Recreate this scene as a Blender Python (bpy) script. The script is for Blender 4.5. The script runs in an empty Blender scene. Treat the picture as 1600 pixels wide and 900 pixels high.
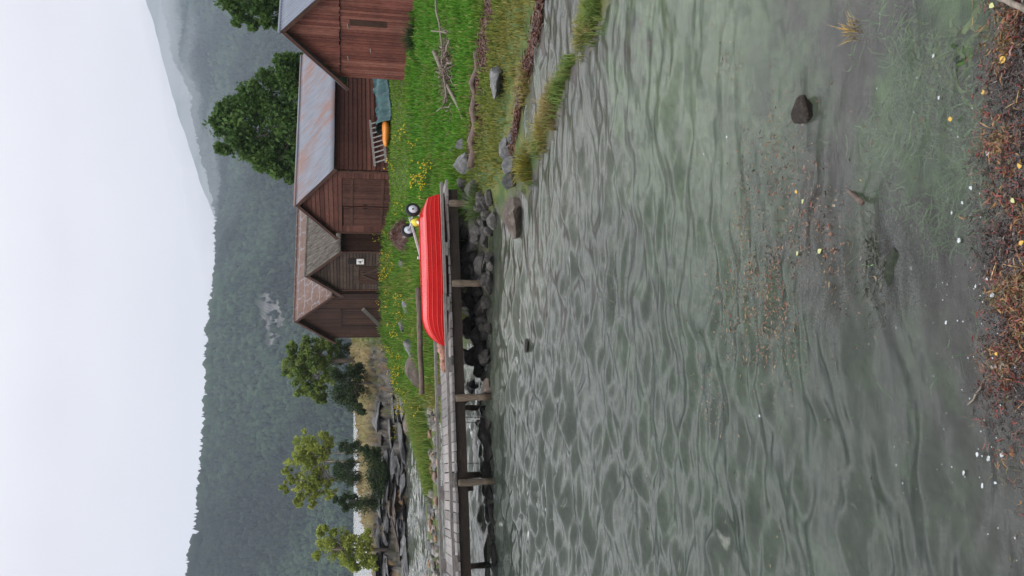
import bpy, math, random
import numpy as np
from mathutils import Vector, Matrix

random.seed(7)
RNG = np.random.default_rng(7)
SC = bpy.context.scene
COL = SC.collection
PI = math.pi

# ------------------------------------------------------------------ camera model
H, FPX, PITCH = 3.4, 1180.0, math.radians(12.15)
CP, SP = math.cos(PITCH), math.sin(PITCH)

def ray(U, V):
    a, b = (U - 450) / FPX, (800 - V) / FPX
    return Vector((a, CP + b * SP, -SP + b * CP))

def PZ(U, V, z=0.0):
    d = ray(U, V); t = (z - H) / d.z
    return Vector((d.x * t, d.y * t, z))

def PY(U, V, Y):
    d = ray(U, V); t = Y / d.y
    return Vector((d.x * t, Y, H + d.z * t))

cam_d = bpy.data.cameras.new('camera'); cam = bpy.data.objects.new('camera', cam_d); COL.objects.link(cam)
cam_d.sensor_width = 36; cam_d.sensor_fit = 'HORIZONTAL'; cam_d.lens = 36 * FPX / 1600
cam_d.clip_start = 0.05; cam_d.clip_end = 30000
F_ = Vector((0, CP, -SP)); UP_ = Vector((0, SP, CP)); R_ = Vector((1, 0, 0))
m = Matrix((-UP_, R_, -F_)).transposed().to_4x4(); m.translation = Vector((0, 0, H))
cam.matrix_world = m
SC.camera = cam

# ------------------------------------------------------------------ noise
def _hash(ix, iy, iz, seed):
    n = (ix.astype(np.int64) * 374761393 + iy.astype(np.int64) * 668265263 + iz.astype(np.int64) * 2147483647 + seed * 974711)
    n = (n ^ (n >> 13)) * 1274126177
    n = n ^ (n >> 16)
    return (n & 0xFFFFFF) / float(0xFFFFFF)

def vnoise(x, y, z=None, seed=0):
    x = np.asarray(x, float); y = np.asarray(y, float)
    z = np.zeros_like(x) if z is None else np.asarray(z, float)
    ix, iy, iz = np.floor(x), np.floor(y), np.floor(z)
    fx, fy, fz = x - ix, y - iy, z - iz
    fx, fy, fz = [f * f * f * (f * (f * 6 - 15) + 10) for f in (fx, fy, fz)]
    ix, iy, iz = ix.astype(np.int64), iy.astype(np.int64), iz.astype(np.int64)
    r = 0
    for a in (0, 1):
        for b in (0, 1):
            for c in (0, 1):
                w = (fx if a else 1 - fx) * (fy if b else 1 - fy) * (fz if c else 1 - fz)
                r = r + w * _hash(ix + a, iy + b, iz + c, seed)
    return r * 2 - 1

def fbm(x, y, z=None, octv=4, seed=0, gain=0.5):
    s, a, n = 0, 1.0, 0
    for o in range(octv):
        k = 2.03 ** o
        s = s + a * vnoise(np.asarray(x) * k + 13.7 * o, np.asarray(y) * k - 7.1 * o, None if z is None else np.asarray(z) * k + 3.3 * o, seed + o)
        n += a; a *= gain
    return s / n

def sstep(a, b, x):
    t = np.clip((np.asarray(x, float) - a) / (b - a), 0, 1)
    return t * t * (3 - 2 * t)

# ------------------------------------------------------------------ materials
def mat_new(name):
    m = bpy.data.materials.new(name); m.use_nodes = True
    nt = m.node_tree
    return m, nt, nt.nodes['Principled BSDF'], nt.nodes['Material Output']

def N(nt, typ, **kw):
    n = nt.nodes.new(typ)
    for k, v in kw.items():
        if k in n.inputs: n.inputs[k].default_value = v
        else: setattr(n, k, v)
    return n

def ramp(nt, fac, stops):
    r = nt.nodes.new('ShaderNodeValToRGB'); e = r.color_ramp.elements
    while len(e) < len(stops): e.new(0.5)
    for i, (p, c) in enumerate(stops):
        e[i].position = p; e[i].color = (*c, 1) if len(c) == 3 else c
    nt.links.new(fac, r.inputs[0]); return r.outputs[0]

def mixc(nt, fac, a, b, mode='MIX'):
    n = nt.nodes.new('ShaderNodeMix'); n.data_type = 'RGBA'; n.blend_type = mode
    for i, v in ((0, fac), (6, a), (7, b)):
        if hasattr(v, 'is_output'): nt.links.new(v, n.inputs[i])
        else: n.inputs[i].default_value = v if i == 0 else (*v, 1)
    return n.outputs[2]

def noise_tex(nt, scale, detail=5, coord='Object', stretch=(1, 1, 1), rough=0.55):
    tc = nt.nodes.new('ShaderNodeTexCoord'); mp = nt.nodes.new('ShaderNodeMapping')
    mp.inputs['Scale'].default_value = stretch
    nt.links.new(tc.outputs[coord], mp.inputs[0])
    n = nt.nodes.new('ShaderNodeTexNoise'); n.inputs['Scale'].default_value = scale
    n.inputs['Detail'].default_value = detail; n.inputs['Roughness'].default_value = rough
    nt.links.new(mp.outputs[0], n.inputs['Vector']); return n

def bump(nt, b, h, strength=0.3, dist=0.02):
    n = nt.nodes.new('ShaderNodeBump'); n.inputs['Strength'].default_value = strength; n.inputs['Distance'].default_value = dist
    nt.links.new(h, n.inputs['Height']); nt.links.new(n.outputs[0], b.inputs['Normal']); return n

def m_simple(name, col, rough=0.6, metal=0.0, var=0.25, scale=8, stretch=(1, 1, 1), bmp=0.15, spec=0.3, bd=0.01):
    m, nt, b, o = mat_new(name)
    n = noise_tex(nt, scale, 6, stretch=stretch)
    c = ramp(nt, n.outputs[0], [(0.25, [x * (1 - var) for x in col]), (0.75, [min(1, x * (1 + var)) for x in col])])
    nt.links.new(c, b.inputs['Base Color'])
    b.inputs['Roughness'].default_value = rough; b.inputs['Metallic'].default_value = metal
    b.inputs['Specular IOR Level'].default_value = spec
    if bmp: bump(nt, b, n.outputs[0], bmp, bd)
    return m

def m_wood(name, cols, stretch, worn=(0.2, 0.16, 0.14), wear=0.25, rough=0.8, grain=16):
    """painted or weathered boards: one tone per board, grain along the board, pale wear"""
    m, nt, b, o = mat_new(name)
    g = nt.nodes.new('ShaderNodeNewGeometry')
    base = ramp(nt, g.outputs['Random Per Island'], [(0.0, cols[0]), (0.5, cols[1]), (1.0, cols[2])])
    n1 = noise_tex(nt, grain, 8, stretch=stretch, rough=0.7)
    gr = ramp(nt, n1.outputs[0], [(0.32, (0.25, 0.25, 0.25)), (0.64, (1.3, 1.3, 1.3))])
    c = mixc(nt, 1.0, base, gr, 'MULTIPLY')
    n2 = noise_tex(nt, 5, 8, stretch=[1 + (s - 1) * 0.5 for s in stretch], rough=0.75)
    wf = ramp(nt, n2.outputs[0], [(0.56, (0, 0, 0)), (0.72, (wear,) * 3)])
    c = mixc(nt, wf, c, worn)
    n4 = noise_tex(nt, .9, 5, rough=.7); c = mixc(nt, 1.0, c, ramp(nt, n4.outputs[0], [(.3, (.68, .70, .72)), (.7, (1.25, 1.22, 1.2))]), 'MULTIPLY')
    nt.links.new(c, b.inputs['Base Color']); b.inputs['Roughness'].default_value = rough
    b.inputs['Specular IOR Level'].default_value = 0.2
    bump(nt, b, n1.outputs[0], 0.35, 0.008)
    return m

def m_attr(name, rough=0.8, var=0.35, scale=30, transl=0.0, spec=0.2, bmp=0.0, coord='Object', bd=0.02):
    m, nt, b, o = mat_new(name)
    a = nt.nodes.new('ShaderNodeAttribute'); a.attribute_name = 'col'
    n = noise_tex(nt, scale, 7, coord=coord, rough=0.65)
    v = ramp(nt, n.outputs[0], [(0.25, (1 - var,) * 3), (0.75, (1 + var,) * 3)])
    c = mixc(nt, 1.0, a.outputs['Color'], v, 'MULTIPLY')
    nt.links.new(c, b.inputs['Base Color']); b.inputs['Roughness'].default_value = rough
    b.inputs['Specular IOR Level'].default_value = spec
    if bmp: bump(nt, b, n.outputs[0], bmp, bd)
    if transl:
        t = nt.nodes.new('ShaderNodeBsdfTranslucent'); nt.links.new(c, t.inputs[0])
        mx = nt.nodes.new('ShaderNodeMixShader'); mx.inputs[0].default_value = transl
        nt.links.new(b.outputs[0], mx.inputs[1]); nt.links.new(t.outputs[0], mx.inputs[2]); nt.links.new(mx.outputs[0], o.inputs[0])
    return m

# ------------------------------------------------------------------ mesh helpers
def np_mesh(name, verts, faces, cols=None, smooth=False):
    """verts (n,3); faces (m,k) array of one k, or list of arrays"""
    me = bpy.data.meshes.new(name)
    verts = np.asarray(verts, np.float32)
    fl = faces if isinstance(faces, list) else [faces]
    fl = [np.asarray(f, np.int32) for f in fl if len(f)]
    me.vertices.add(len(verts)); me.vertices.foreach_set('co', verts.ravel())
    idx = np.concatenate([f.ravel() for f in fl]); me.loops.add(len(idx)); me.loops.foreach_set('vertex_index', idx)
    starts, s = [], 0
    for f in fl:
        starts.append(s + np.arange(len(f)) * f.shape[1]); s += f.size
    st = np.concatenate(starts); me.polygons.add(len(st)); me.polygons.foreach_set('loop_start', st.astype(np.int32))
    if smooth: me.polygons.foreach_set('use_smooth', np.ones(len(st), bool))
    me.update(calc_edges=True)
    if cols is not None:
        ca = me.color_attributes.new('col', 'FLOAT_COLOR', 'POINT')
        c4 = np.ones((len(verts), 4), np.float32); c4[:, :3] = cols
        ca.data.foreach_set('color', c4.ravel())
    return me

def link(name, me, mat=None, parent=None, loc=None, rot=None):
    o = bpy.data.objects.new(name, me); COL.objects.link(o)
    if mat is not None and me is not None and not me.materials: me.materials.append(mat)
    if parent: o.parent = parent
    if loc is not None: o.location = loc
    if rot is not None: o.rotation_euler = rot
    return o

def tag(o, label=None, cat=None, group=None, kind=None):
    if label: o['label'] = label
    if cat: o['category'] = cat
    if group: o['group'] = group
    if kind: o['kind'] = kind
    return o

def thing(name, label, cat, loc=(0, 0, 0), rz=0.0, group=None):
    o = bpy.data.objects.new(name, None); COL.objects.link(o)
    o.location = loc; o.rotation_euler = (0, 0, rz); o.empty_display_size = 0.3
    return tag(o, label, cat, group)

class MB:
    def __init__(s): s.v, s.f, s.c = [], [], []
    def add(s, vs, fs, col=None):
        b = len(s.v); s.v += [tuple(v) for v in vs]; s.f += [tuple(b + i for i in f) for f in fs]
        s.c += [col or (1, 1, 1)] * len(vs); return s
    def hexa(s, p, col=None):   # 8 points: bottom 0-3 ccw, top 4-7
        return s.add(p, [(3, 2, 1, 0), (4, 5, 6, 7), (0, 1, 5, 4), (1, 2, 6, 5), (2, 3, 7, 6), (3, 0, 4, 7)], col)
    def box(s, c, d, M=None, col=None):
        x, y, z = [q / 2 for q in d]
        p = [Vector(q) for q in ((-x, -y, -z), (x, -y, -z), (x, y, -z), (-x, y, -z), (-x, -y, z), (x, -y, z), (x, y, z), (-x, y, z))]
        if M is not None: p = [M @ q for q in p]
        return s.hexa([q + Vector(c) for q in p], col)
    def beam(s, a, b, w, h, up=(0, 0, 1), col=None, w2=None, h2=None):
        a, b = Vector(a), Vector(b); d = (b - a).normalized(); u = Vector(up)
        r = d.cross(u)
        if r.length < 1e-4: r = d.cross(Vector((0, 1, 0)))
        r.normalize(); u = r.cross(d)
        w2, h2 = w2 or w, h2 or h
        pa = [a + r * x * w / 2 + u * y * h / 2 for x, y in ((-1, -1), (1, -1), (1, 1), (-1, 1))]
        pb = [b + r * x * w2 / 2 + u * y * h2 / 2 for x, y in ((-1, -1), (1, -1), (1, 1), (-1, 1))]
        return s.hexa(pa + pb, col)
    def tube(s, pts, rad, n=8, col=None, cap=True, jit=0.0):
        pts = [Vector(p) for p in pts]; rad = rad if isinstance(rad, (list, tuple)) else [rad] * len(pts)
        vs, fs = [], []; ref = Vector((0.13, 0.21, 0.97))
        for i, p in enumerate(pts):
            d = (pts[min(i + 1, len(pts) - 1)] - pts[max(i - 1, 0)]).normalized()
            a = d.cross(ref)
            if a.length < 0.1: a = d.cross(Vector((1, 0, 0)))
            a.normalize(); b = d.cross(a)
            for k in range(n):
                t = 2 * PI * k / n; r = rad[i] * (1 + random.uniform(-jit, jit))
                vs.append(p + a * math.cos(t) * r + b * math.sin(t) * r)
        for i in range(len(pts) - 1):
            for k in range(n):
                fs.append((i * n + k, i * n + (k + 1) % n, (i + 1) * n + (k + 1) % n, (i + 1) * n + k))
        if cap: fs += [tuple(range(n))[::-1], tuple((len(pts) - 1) * n + k for k in range(n))]
        return s.add(vs, fs, col)
    def mesh(s, name, smooth=False):
        me = bpy.data.meshes.new(name); me.from_pydata(s.v, [], s.f)
        if smooth: me.polygons.foreach_set('use_smooth', [True] * len(me.polygons))
        ca = me.color_attributes.new('col', 'FLOAT_COLOR', 'POINT')
        ca.data.foreach_set('color', [q for c in s.c for q in (*c, 1)])
        me.update(); return me
    def build(s, name, mat, parent=None, smooth=False, loc=None, rot=None):
        return link(name, s.mesh(name, smooth), mat, parent, loc, rot)

# ------------------------------------------------------------------ terrain
CT = []
def cz(U, V, z, z0=None):
    p = PZ(U, V, max(z, 0) if z0 is None else z0); CT.append((p.x, p.y, z))
def cd(U, V, Y):
    p = PY(U, V, Y); CT.append((p.x, p.y, p.z))
for a in [(450,1590,-.22),(100,1590,-.4),(850,1590,-.16),(450,1450,-.4),(850,1430,-.25),(100,1430,-.55),(800,1250,-.28),(450,1250,-.5),
          (100,1250,-.8),(850,1050,-.28),(600,1050,-.45),(250,1050,-.8),(30,1050,-1),(800,950,-.18),(650,900,-.3),(450,900,-.6),(200,900,-.9),
          (20,900,-1),(590,850,-.15),(480,830,-.3),(400,800,-.35),(250,800,-.6),(100,790,-.7),(200,735,-.6),(60,735,-.6),(300,740,-.4),
          (150,702,-.4),(40,704,-.4),(-80,704,-.5),(240,700,-.3),(110,652,-.3),(30,652,-.4),(-80,652,-.5),(195,650,-.15),
          (950,960,.05),(895,940,.05),(830,905,.05),(760,872,.05),(700,850,.05),(650,832,.05),(610,820,.05),
          (880,885,-.09),(830,862,-.08),(910,852,-.05),(770,848,-.04),(715,835,-.03),
          (900,828,.1),(850,820,.1),(800,810,.1),(740,800,.08),(690,792,.10),
          (880,795,.24),(850,790,.22),(780,780,.2),(700,770,.15),(640,770,.17),(590,778,.07),(640,795,.05),
          (880,765,.36),(800,752,.36),(700,742,.33),(640,735,.3),(900,720,.55),(780,710,.52),(680,700,.52),
          (900,670,.85),(800,670,.8),(700,660,.95),(620,650,1.0),(700,620,1.5),(640,620,1.5),(560,620,1.38),(480,620,1.35),(400,620,1.2),
          (330,622,.95),(300,640,.55),(560,660,.85),(500,660,.95),(420,665,.85),(340,670,.6),(290,672,.3),
          (600,702,.55),(550,706,.55),(500,706,.55),(440,708,.45),(390,712,.25),(345,715,-.05),
          (560,772,-.05),(500,766,-.05),(450,764,-.05),(400,766,-.1),(350,758,-.1),(300,762,-.2),
          (240,672,.16),(160,674,.13),(80,675,.12),(0,679,.1),(-70,682,.1)]:
    cz(*a)
for a in [(0,637,46),(100,637,46),(190,637,46),(255,632,45),(0,610,47.6),(0,590,49.5),(0,582,55),(100,605,48),(100,578,50.5),(100,562,55),
          (170,600,48.5),(170,570,51),(170,558,55),(260,600,47),(260,575,50),(260,557,55),(320,600,46),(330,570,50),(350,546,58),(300,548,58),
          (-150,637,46),(-150,605,48),(-150,584,54)]:
    cd(*a)
CT += [(8.43,30.8,1.22),(10.83,26.8,0.92),(5.03,33,1.7),(2.66,37,1.62),(11.9,37,1.95),(1.84,38,1.66),(-.1,41,1.6),(-.3,41.6,1.6),(-3,47,1.5),
       (5,46,2.3),(15,46,2.3),(12,60,3),(0,60,3),(14,12,.3),(20,20,1.0),(22,35,1.9),(28,60,3),(7,5,-.15),(9,8,.0),(-15,15,-1.3),(-28,30,-1),
       (-12,6,-1),(0,1,-.15),(5,1.5,-.1),(-5,1.5,-.4),(0,78,-1.2),(-25,72,-1.2),(25,85,-.8),(-45,50,1.5),(-45,40,-1)]
CT = np.array(CT)
_d = np.hypot(CT[:, None, 0] - CT[None, :, 0], CT[:, None, 1] - CT[None, :, 1])
_n = len(CT); _A = np.zeros((_n + 3, _n + 3)); _A[:_n, :_n] = _d + np.eye(_n) * 1e-2 * -1
_A[:_n, _n] = _A[_n, :_n] = 1; _A[:_n, _n + 1] = _A[_n + 1, :_n] = CT[:, 0]; _A[:_n, _n + 2] = _A[_n + 2, :_n] = CT[:, 1]
_W = np.linalg.solve(_A, np.concatenate([CT[:, 2], [0, 0, 0]]))

def headmask(x, y):
    return sstep(43.5, 46.5, y + 0.35 * np.minimum(x + 4, 0) * 0) * sstep(-2.4, -4.4, x)

def ground0(x, y):
    x = np.atleast_1d(np.asarray(x, float)); y = np.atleast_1d(np.asarray(y, float))
    out = np.empty(len(x))
    for i in range(0, len(x), 40000):
        xs, ys = x[i:i + 40000], y[i:i + 40000]
        r = np.hypot(xs[:, None] - CT[None, :, 0], ys[:, None] - CT[None, :, 1])
        out[i:i + 40000] = r @ _W[:_n] + _W[_n] + _W[_n + 1] * xs + _W[_n + 2] * ys
    return out

def ground(x, y):
    x = np.atleast_1d(np.asarray(x, float)); y = np.atleast_1d(np.asarray(y, float))
    z = ground0(x, y)
    amp = 0.02 + 0.05 * sstep(0.1, 0.6, z)
    z = z + amp * fbm(x * 1.3, y * 1.3, seed=3) + 0.012 * fbm(x * 6, y * 6, seed=5)
    hm = headmask(x, y)
    rid = 1 - np.abs(fbm(x * 0.55 + 0.25 * y, y * 0.9, seed=11, octv=5))
    rid2 = 1 - np.abs(fbm(x * 1.7, y * 1.7 + x * 0.7, seed=21, octv=4))
    k = hm * sstep(-0.2, 0.6, z)
    rid3 = fbm(x * 4.2, y * 4.2, seed=23, octv=4)
    return z - .28 * k + k * (1.7 * (rid - 0.82) + 0.7 * (rid2 - 0.8) + .16 * rid3)

def gz(x, y): return float(ground(x, y)[0])

def hit(U, V, tmax=120):
    """where the line of sight first meets the ground or the water"""
    d = ray(U, V); t = np.arange(2.0, tmax, 0.05)
    x, y, z = d.x * t, d.y * t, H + d.z * t
    g = np.maximum(ground(x, y), 0)
    k = np.where(z <= g)[0]
    i = k[0] if len(k) else len(t) - 1
    return Vector((x[i], y[i], g[i]))

def fan(ys, rs, off=4.0):
    Y, Rr = np.meshgrid(ys, rs, indexing='ij')
    X = Rr * (Y + off)
    ny, nx = Y.shape
    a = (np.arange(ny - 1)[:, None] * nx + np.arange(nx - 1)[None, :]).ravel()
    return X.ravel(), Y.ravel(), np.stack([a, a + 1, a + nx + 1, a + nx], 1)

ys = np.concatenate([np.linspace(-3, 1.8, 12), np.exp(np.linspace(math.log(2.0), math.log(95), 520)), [110]])
rs = np.concatenate([np.linspace(-1.2, -0.55, 60), np.linspace(-0.54, 0.54, 420), np.linspace(0.55, 1.2, 60)])
tx, ty, tf = fan(ys, rs)
tz = ground(tx, ty)
e = 0.25
sl = np.hypot(ground0(tx + e, ty) - ground0(tx - e, ty), ground0(tx, ty + e) - ground0(tx, ty - e)) / (2 * e)

def polydist(x, y, pts):
    d = np.full(len(x), 1e9)
    for (x0, y0), (x1, y1) in zip(pts[:-1], pts[1:]):
        vx, vy = x1 - x0, y1 - y0; t = np.clip(((x - x0) * vx + (y - y0) * vy) / (vx * vx + vy * vy + 1e-9), 0, 1)
        d = np.minimum(d, np.hypot(x - x0 - t * vx, y - y0 - t * vy))
    return d

def pl(lst): return [tuple(PZ(u, v, z)[:2]) for u, v, z in lst]
WR1 = pl([(960, 762, .36), (895, 768, .36), (860, 762, .36), (820, 757, .35), (780, 748, .34), (720, 744, .33), (650, 737, .3)])
WR2 = pl([(960, 850, .06), (890, 840, .06), (850, 834, .07), (815, 828, .08), (780, 815, .09), (740, 811, .08), (700, 806, .07), (665, 800, .06)])

def wrack(x, y):
    n = fbm(x * 1.5, y * 1.5, seed=31)
    w1 = 0.36 * sstep(1.5, 4.5, x) + 0.08
    return np.maximum(1 - sstep(0.6, 1.15, polydist(x, y, WR1) / w1 + 0.5 * n), 1 - sstep(0.6, 1.2, polydist(x, y, WR2) / 0.20 + 0.5 * n))

def L3(a, b, t): return np.asarray(a) * (1 - t[:, None]) + np.asarray(b) * t[:, None]

def terrain_cols(x, y, z, sl):
    n1 = fbm(x * 0.7, y * 0.7, seed=41); n2 = fbm(x * 3, y * 3, seed=43); n3 = fbm(x * 9, y * 9, seed=45)
    # seabed: silt, green algae, brown weed
    c = L3((.070, .062, .062), (.108, .096, .096), sstep(-.5, .5, n2))
    pg = PZ(770, 1430, 0); pg2 = PZ(800, 1060, 0); pg3 = PZ(330, 1330, 0)
    def ell(p, rx, ry): return np.exp(-(((x - p.x) / rx) ** 2 + ((y - p.y) / ry) ** 2) * 1.2)
    gq = np.clip(1.5 * ell(pg, .8, .75) + .45 * n2, 0, 1)
    al = 1.3 * ell(pg, .75, .8) + 1.25 * ell(pg2, 3.2, 2.0) + 0.35 * ell(pg3, 1.6, 1.0) + 0.5 * ell(PZ(640, 1480, 0), .5, .3) + 0.6 * ell(PZ(250, 1000, 0), 4, 3)
    alm = sstep(.25, .75, al + .45 * n2 + .35 * n1)
    c = L3((0, 0, 0), (1, 1, 1), alm) * (L3((.05, .095, .045), (.12, .18, .09), sstep(-.4, .5, n3 + n2)) - c) + c
    c = c + (sstep(.25, .8, gq) * .85)[:, None] * (L3((.05, .12, .04), (.13, .24, .085), sstep(-.4, .5, n3 + n2)) - c)
    pale = 0.9 * ell(pg2, 3.0, 1.8) * sstep(-.35, .35, n2 + .3); c = c + np.clip(pale, 0, 1)[:, None] * (np.array((.19, .235, .16)) - c)
    br = 1.2 * ell(PZ(450, 1640, 0), 3.0, .75) + 0.75 * ell(PZ(430, 1200, 0), .9, .6) + .5 * ell(PZ(620, 1200, 0), 1.2, .4)
    brm = sstep(.3, .8, br + .4 * n2)
    c = c + brm[:, None] * (L3((.035, .024, .02), (.075, .05, .042), sstep(-.4, .4, n3)) - c)
    shore = sstep(11.5, 14, y) * sstep(-.5, -.15, z)
    c = c + (shore * sstep(-.2, .3, n2))[:, None] * (np.array((.05, .06, .03)) - c)
    # land
    g = L3((.035, .06, .016), (.06, .09, .022), sstep(-.4, .4, n2))
    g = g + sstep(-.1, .3, n2 - z * 0.8)[:, None] * 0.6 * (np.array((.10, .085, .03)) - g)
    land = sstep(-0.01, 0.05, z)
    c = c + land[:, None] * (g - c)
    wm = wrack(x, y) * sstep(-.06, .02, z)
    c = c + wm[:, None] * (L3((.03, .012, .008), (.085, .03, .016), sstep(-.4, .4, n3)) - c)
    hm = headmask(x, y) * sstep(-.3, 0., z)
    rk = L3((.045, .042, .04), (.12, .112, .102), sstep(-.5, .5, fbm(x * 2.2 + y, z * 4.5, seed=51, octv=5)))
    crk = sstep(.86, .97, 1 - np.abs(fbm(x * .9 + .6 * z, z * 2.2 - .3 * x + .4 * y, seed=58, octv=4))); crk2 = sstep(.90, .98, 1 - np.abs(fbm(x * 2.5 - z, z * 4 + y, seed=59, octv=3)))
    rk = rk * (1 - .7 * np.maximum(crk, .8 * crk2))[:, None]
    och = sstep(.25, .55, fbm(x * 1.4, z * 2, seed=57) + .25 * sstep(-17, -19, x))
    rk = rk + (och * .6)[:, None] * (np.array((.19, .10, .03)) - rk)
    dark = 1 - sstep(.05, .3, z)
    rk = rk * (1 - .65 * dark)[:, None]
    moss = sstep(.05, .45, fbm(x * .9, y * .9, seed=53) + .3 * sstep(1.2, 2.4, z) - .2)
    rk = rk + (moss * .75)[:, None] * (L3((.085, .07, .028), (.045, .055, .018), sstep(-.3, .3, n2)) - rk)
    dry = .8 * sstep(1.75, 2.3, z + .5 * n1 - .05 * (x + 12) * 0)
    rk = rk + dry[:, None] * (L3((.20, .15, .07), (.14, .125, .05), sstep(-.3, .3, n2)) - rk)
    c = c + hm[:, None] * (rk - c)
    # dark stony bank below the jetty
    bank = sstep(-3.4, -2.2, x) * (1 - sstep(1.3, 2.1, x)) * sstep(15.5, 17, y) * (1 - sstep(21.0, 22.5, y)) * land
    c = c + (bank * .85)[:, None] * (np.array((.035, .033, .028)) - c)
    return c

tcol = terrain_cols(tx, ty, tz, sl)
M_TERR = m_attr('ground_cover', 0.9, 0.4, 7, bmp=0.3, bd=0.015)
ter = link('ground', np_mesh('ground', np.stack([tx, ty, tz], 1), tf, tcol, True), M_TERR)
tag(ter, 'grassy shore, rocky headland and shallow weedy seabed', kind='structure')

# ------------------------------------------------------------------ water
ys = np.concatenate([np.linspace(-3, 1.9, 14), np.exp(np.linspace(math.log(2.0), math.log(60), 1000)), np.exp(np.linspace(math.log(62), math.log(6000), 60))])
rs = np.concatenate([[-3.2, -2, -1.4, -1.0], np.linspace(-0.7, -0.46, 40), np.linspace(-0.455, 0.455, 560), np.linspace(0.46, 0.7, 40), [1.0, 1.4, 2.0, 3.2]])
wx, wy, wf = fan(ys, rs)
def waves(x, y):
    z = np.zeros_like(x); r = np.random.default_rng(5)
    wxp = x + 0.26 * fbm(x * 1.1, y * 1.1, seed=61, octv=4); wyp = y + 0.24 * fbm(x * 1.1, y * 1.1, seed=62, octv=3)
    for i in range(46):
        lam = 0.14 * (9.0 ** (i / 45.0)); k = 2 * PI / lam
        th = PI / 2 + 0.14 + r.normal(0, 0.30); ph = r.uniform(0, 2 * PI)
        a = 0.0030 * lam ** 0.95 * (1 + 0.9 * math.exp(-((math.log(lam / .32)) / .55) ** 2) + 1.3 * math.exp(-((math.log(lam / .95)) / .35) ** 2))
        env = 0.55 + 0.45 * np.sin(x * r.uniform(.5, 1.6) + y * r.uniform(.5, 1.6) + r.uniform(0, 6))
        fade = sstep(lam * 130, lam * 65, y)
        s = np.sin(k * (wxp * math.cos(th) + wyp * math.sin(th)) + ph)
        z += a * env * fade * (s + 0.45 * (s * s - .5))
    return z
gw = ground0(wx, np.minimum(wy, 95))
calm = sstep(0.02, 0.45, -gw) * 0.6 + 0.4
calm *= 0.30 + 0.70 * sstep(3.0, 6.4, wy + 1.3 * np.clip(-wx, -3, 3))
calm = np.where(wy > 95, 1, calm)
calm *= .72 + .75 * np.clip(fbm(wx * .28 + 3, wy * .22, seed=66, octv=3) + .25, 0, 1)
wz = waves(wx, wy) * calm * (3.0 + 1.2 * sstep(6.0, 11.0, wy))
m_w, nt, b, o = mat_new('sea_water'); nt.nodes.remove(b)
n1 = noise_tex(nt, 5.5, 6, stretch=(0.4, 1.4, 1), rough=.68); n2 = noise_tex(nt, 1.3, 3, stretch=(0.5, 1.3, 1))
ad = N(nt, 'ShaderNodeMath', operation='ADD'); mu = N(nt, 'ShaderNodeMath', operation='MULTIPLY'); mu.inputs[1].default_value = 3.0
nt.links.new(n2.outputs[0], mu.inputs[0]); nt.links.new(mu.outputs[0], ad.inputs[1]); nt.links.new(n1.outputs[0], ad.inputs[0])
bp = N(nt, 'ShaderNodeBump'); bp.inputs['Strength'].default_value = 0.32; bp.inputs['Distance'].default_value = 0.03
nt.links.new(ad.outputs[0], bp.inputs['Height'])
a3 = N(nt, 'ShaderNodeAttribute'); a3.attribute_name = 'chop'
fr = N(nt, 'ShaderNodeFresnel'); fr.inputs['IOR'].default_value = 1.34; nt.links.new(bp.outputs[0], fr.inputs['Normal'])
gl = N(nt, 'ShaderNodeBsdfGlossy'); nt.links.new(a3.outputs['Fac'], gl.inputs['Roughness']); nt.links.new(bp.outputs[0], gl.inputs['Normal'])
tr = N(nt, 'ShaderNodeBsdfTransparent'); tr.inputs[0].default_value = (.80, .86, .80, 1)
df = N(nt, 'ShaderNodeBsdfDiffuse')
at = N(nt, 'ShaderNodeAttribute'); at.attribute_name = 'col'
nt.links.new(at.outputs['Color'], df.inputs[0])
sep = N(nt, 'ShaderNodeSeparateColor'); at2 = N(nt, 'ShaderNodeAttribute'); at2.attribute_name = 'murk'
mx1 = N(nt, 'ShaderNodeMixShader'); nt.links.new(at2.outputs['Fac'], mx1.inputs[0])
nt.links.new(tr.outputs[0], mx1.inputs[1]); nt.links.new(df.outputs[0], mx1.inputs[2])
mx2 = N(nt, 'ShaderNodeMixShader'); nt.links.new(fr.outputs[0], mx2.inputs[0])
nt.links.new(mx1.outputs[0], mx2.inputs[1]); nt.links.new(gl.outputs[0], mx2.inputs[2]); nt.links.new(mx2.outputs[0], o.inputs[0])
depth = np.clip(-gw, 0, 2)
murk = np.where(wy > 95, 1.0, 0.06 + 0.94 * (1 - np.exp(-depth * 1.15)))
shl = L3((.058, .055, .058), (.118, .135, .108), sstep(5.6, 8.0, wy + .5 * np.clip(wx, 0, 3)))
silt = L3(shl, (.045, .058, .048), sstep(.28, .62, depth + .08 * fbm(wx * .5, wy * .5, seed=71)))
me = np_mesh('water', np.stack([wx, wy, wz], 1), wf, silt, True)
fc = me.attributes.new('chop', 'FLOAT', 'POINT'); fc.data.foreach_set('value', (.015 + .08 * sstep(16, 34, wy) + .16 * sstep(40, 110, wy)).astype(np.float32))
fa = me.attributes.new('murk', 'FLOAT', 'POINT'); fa.data.foreach_set('value', murk.astype(np.float32))
tag(link('water', me, m_w), 'rippled grey green fjord water with clear shallows', kind='structure')

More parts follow.
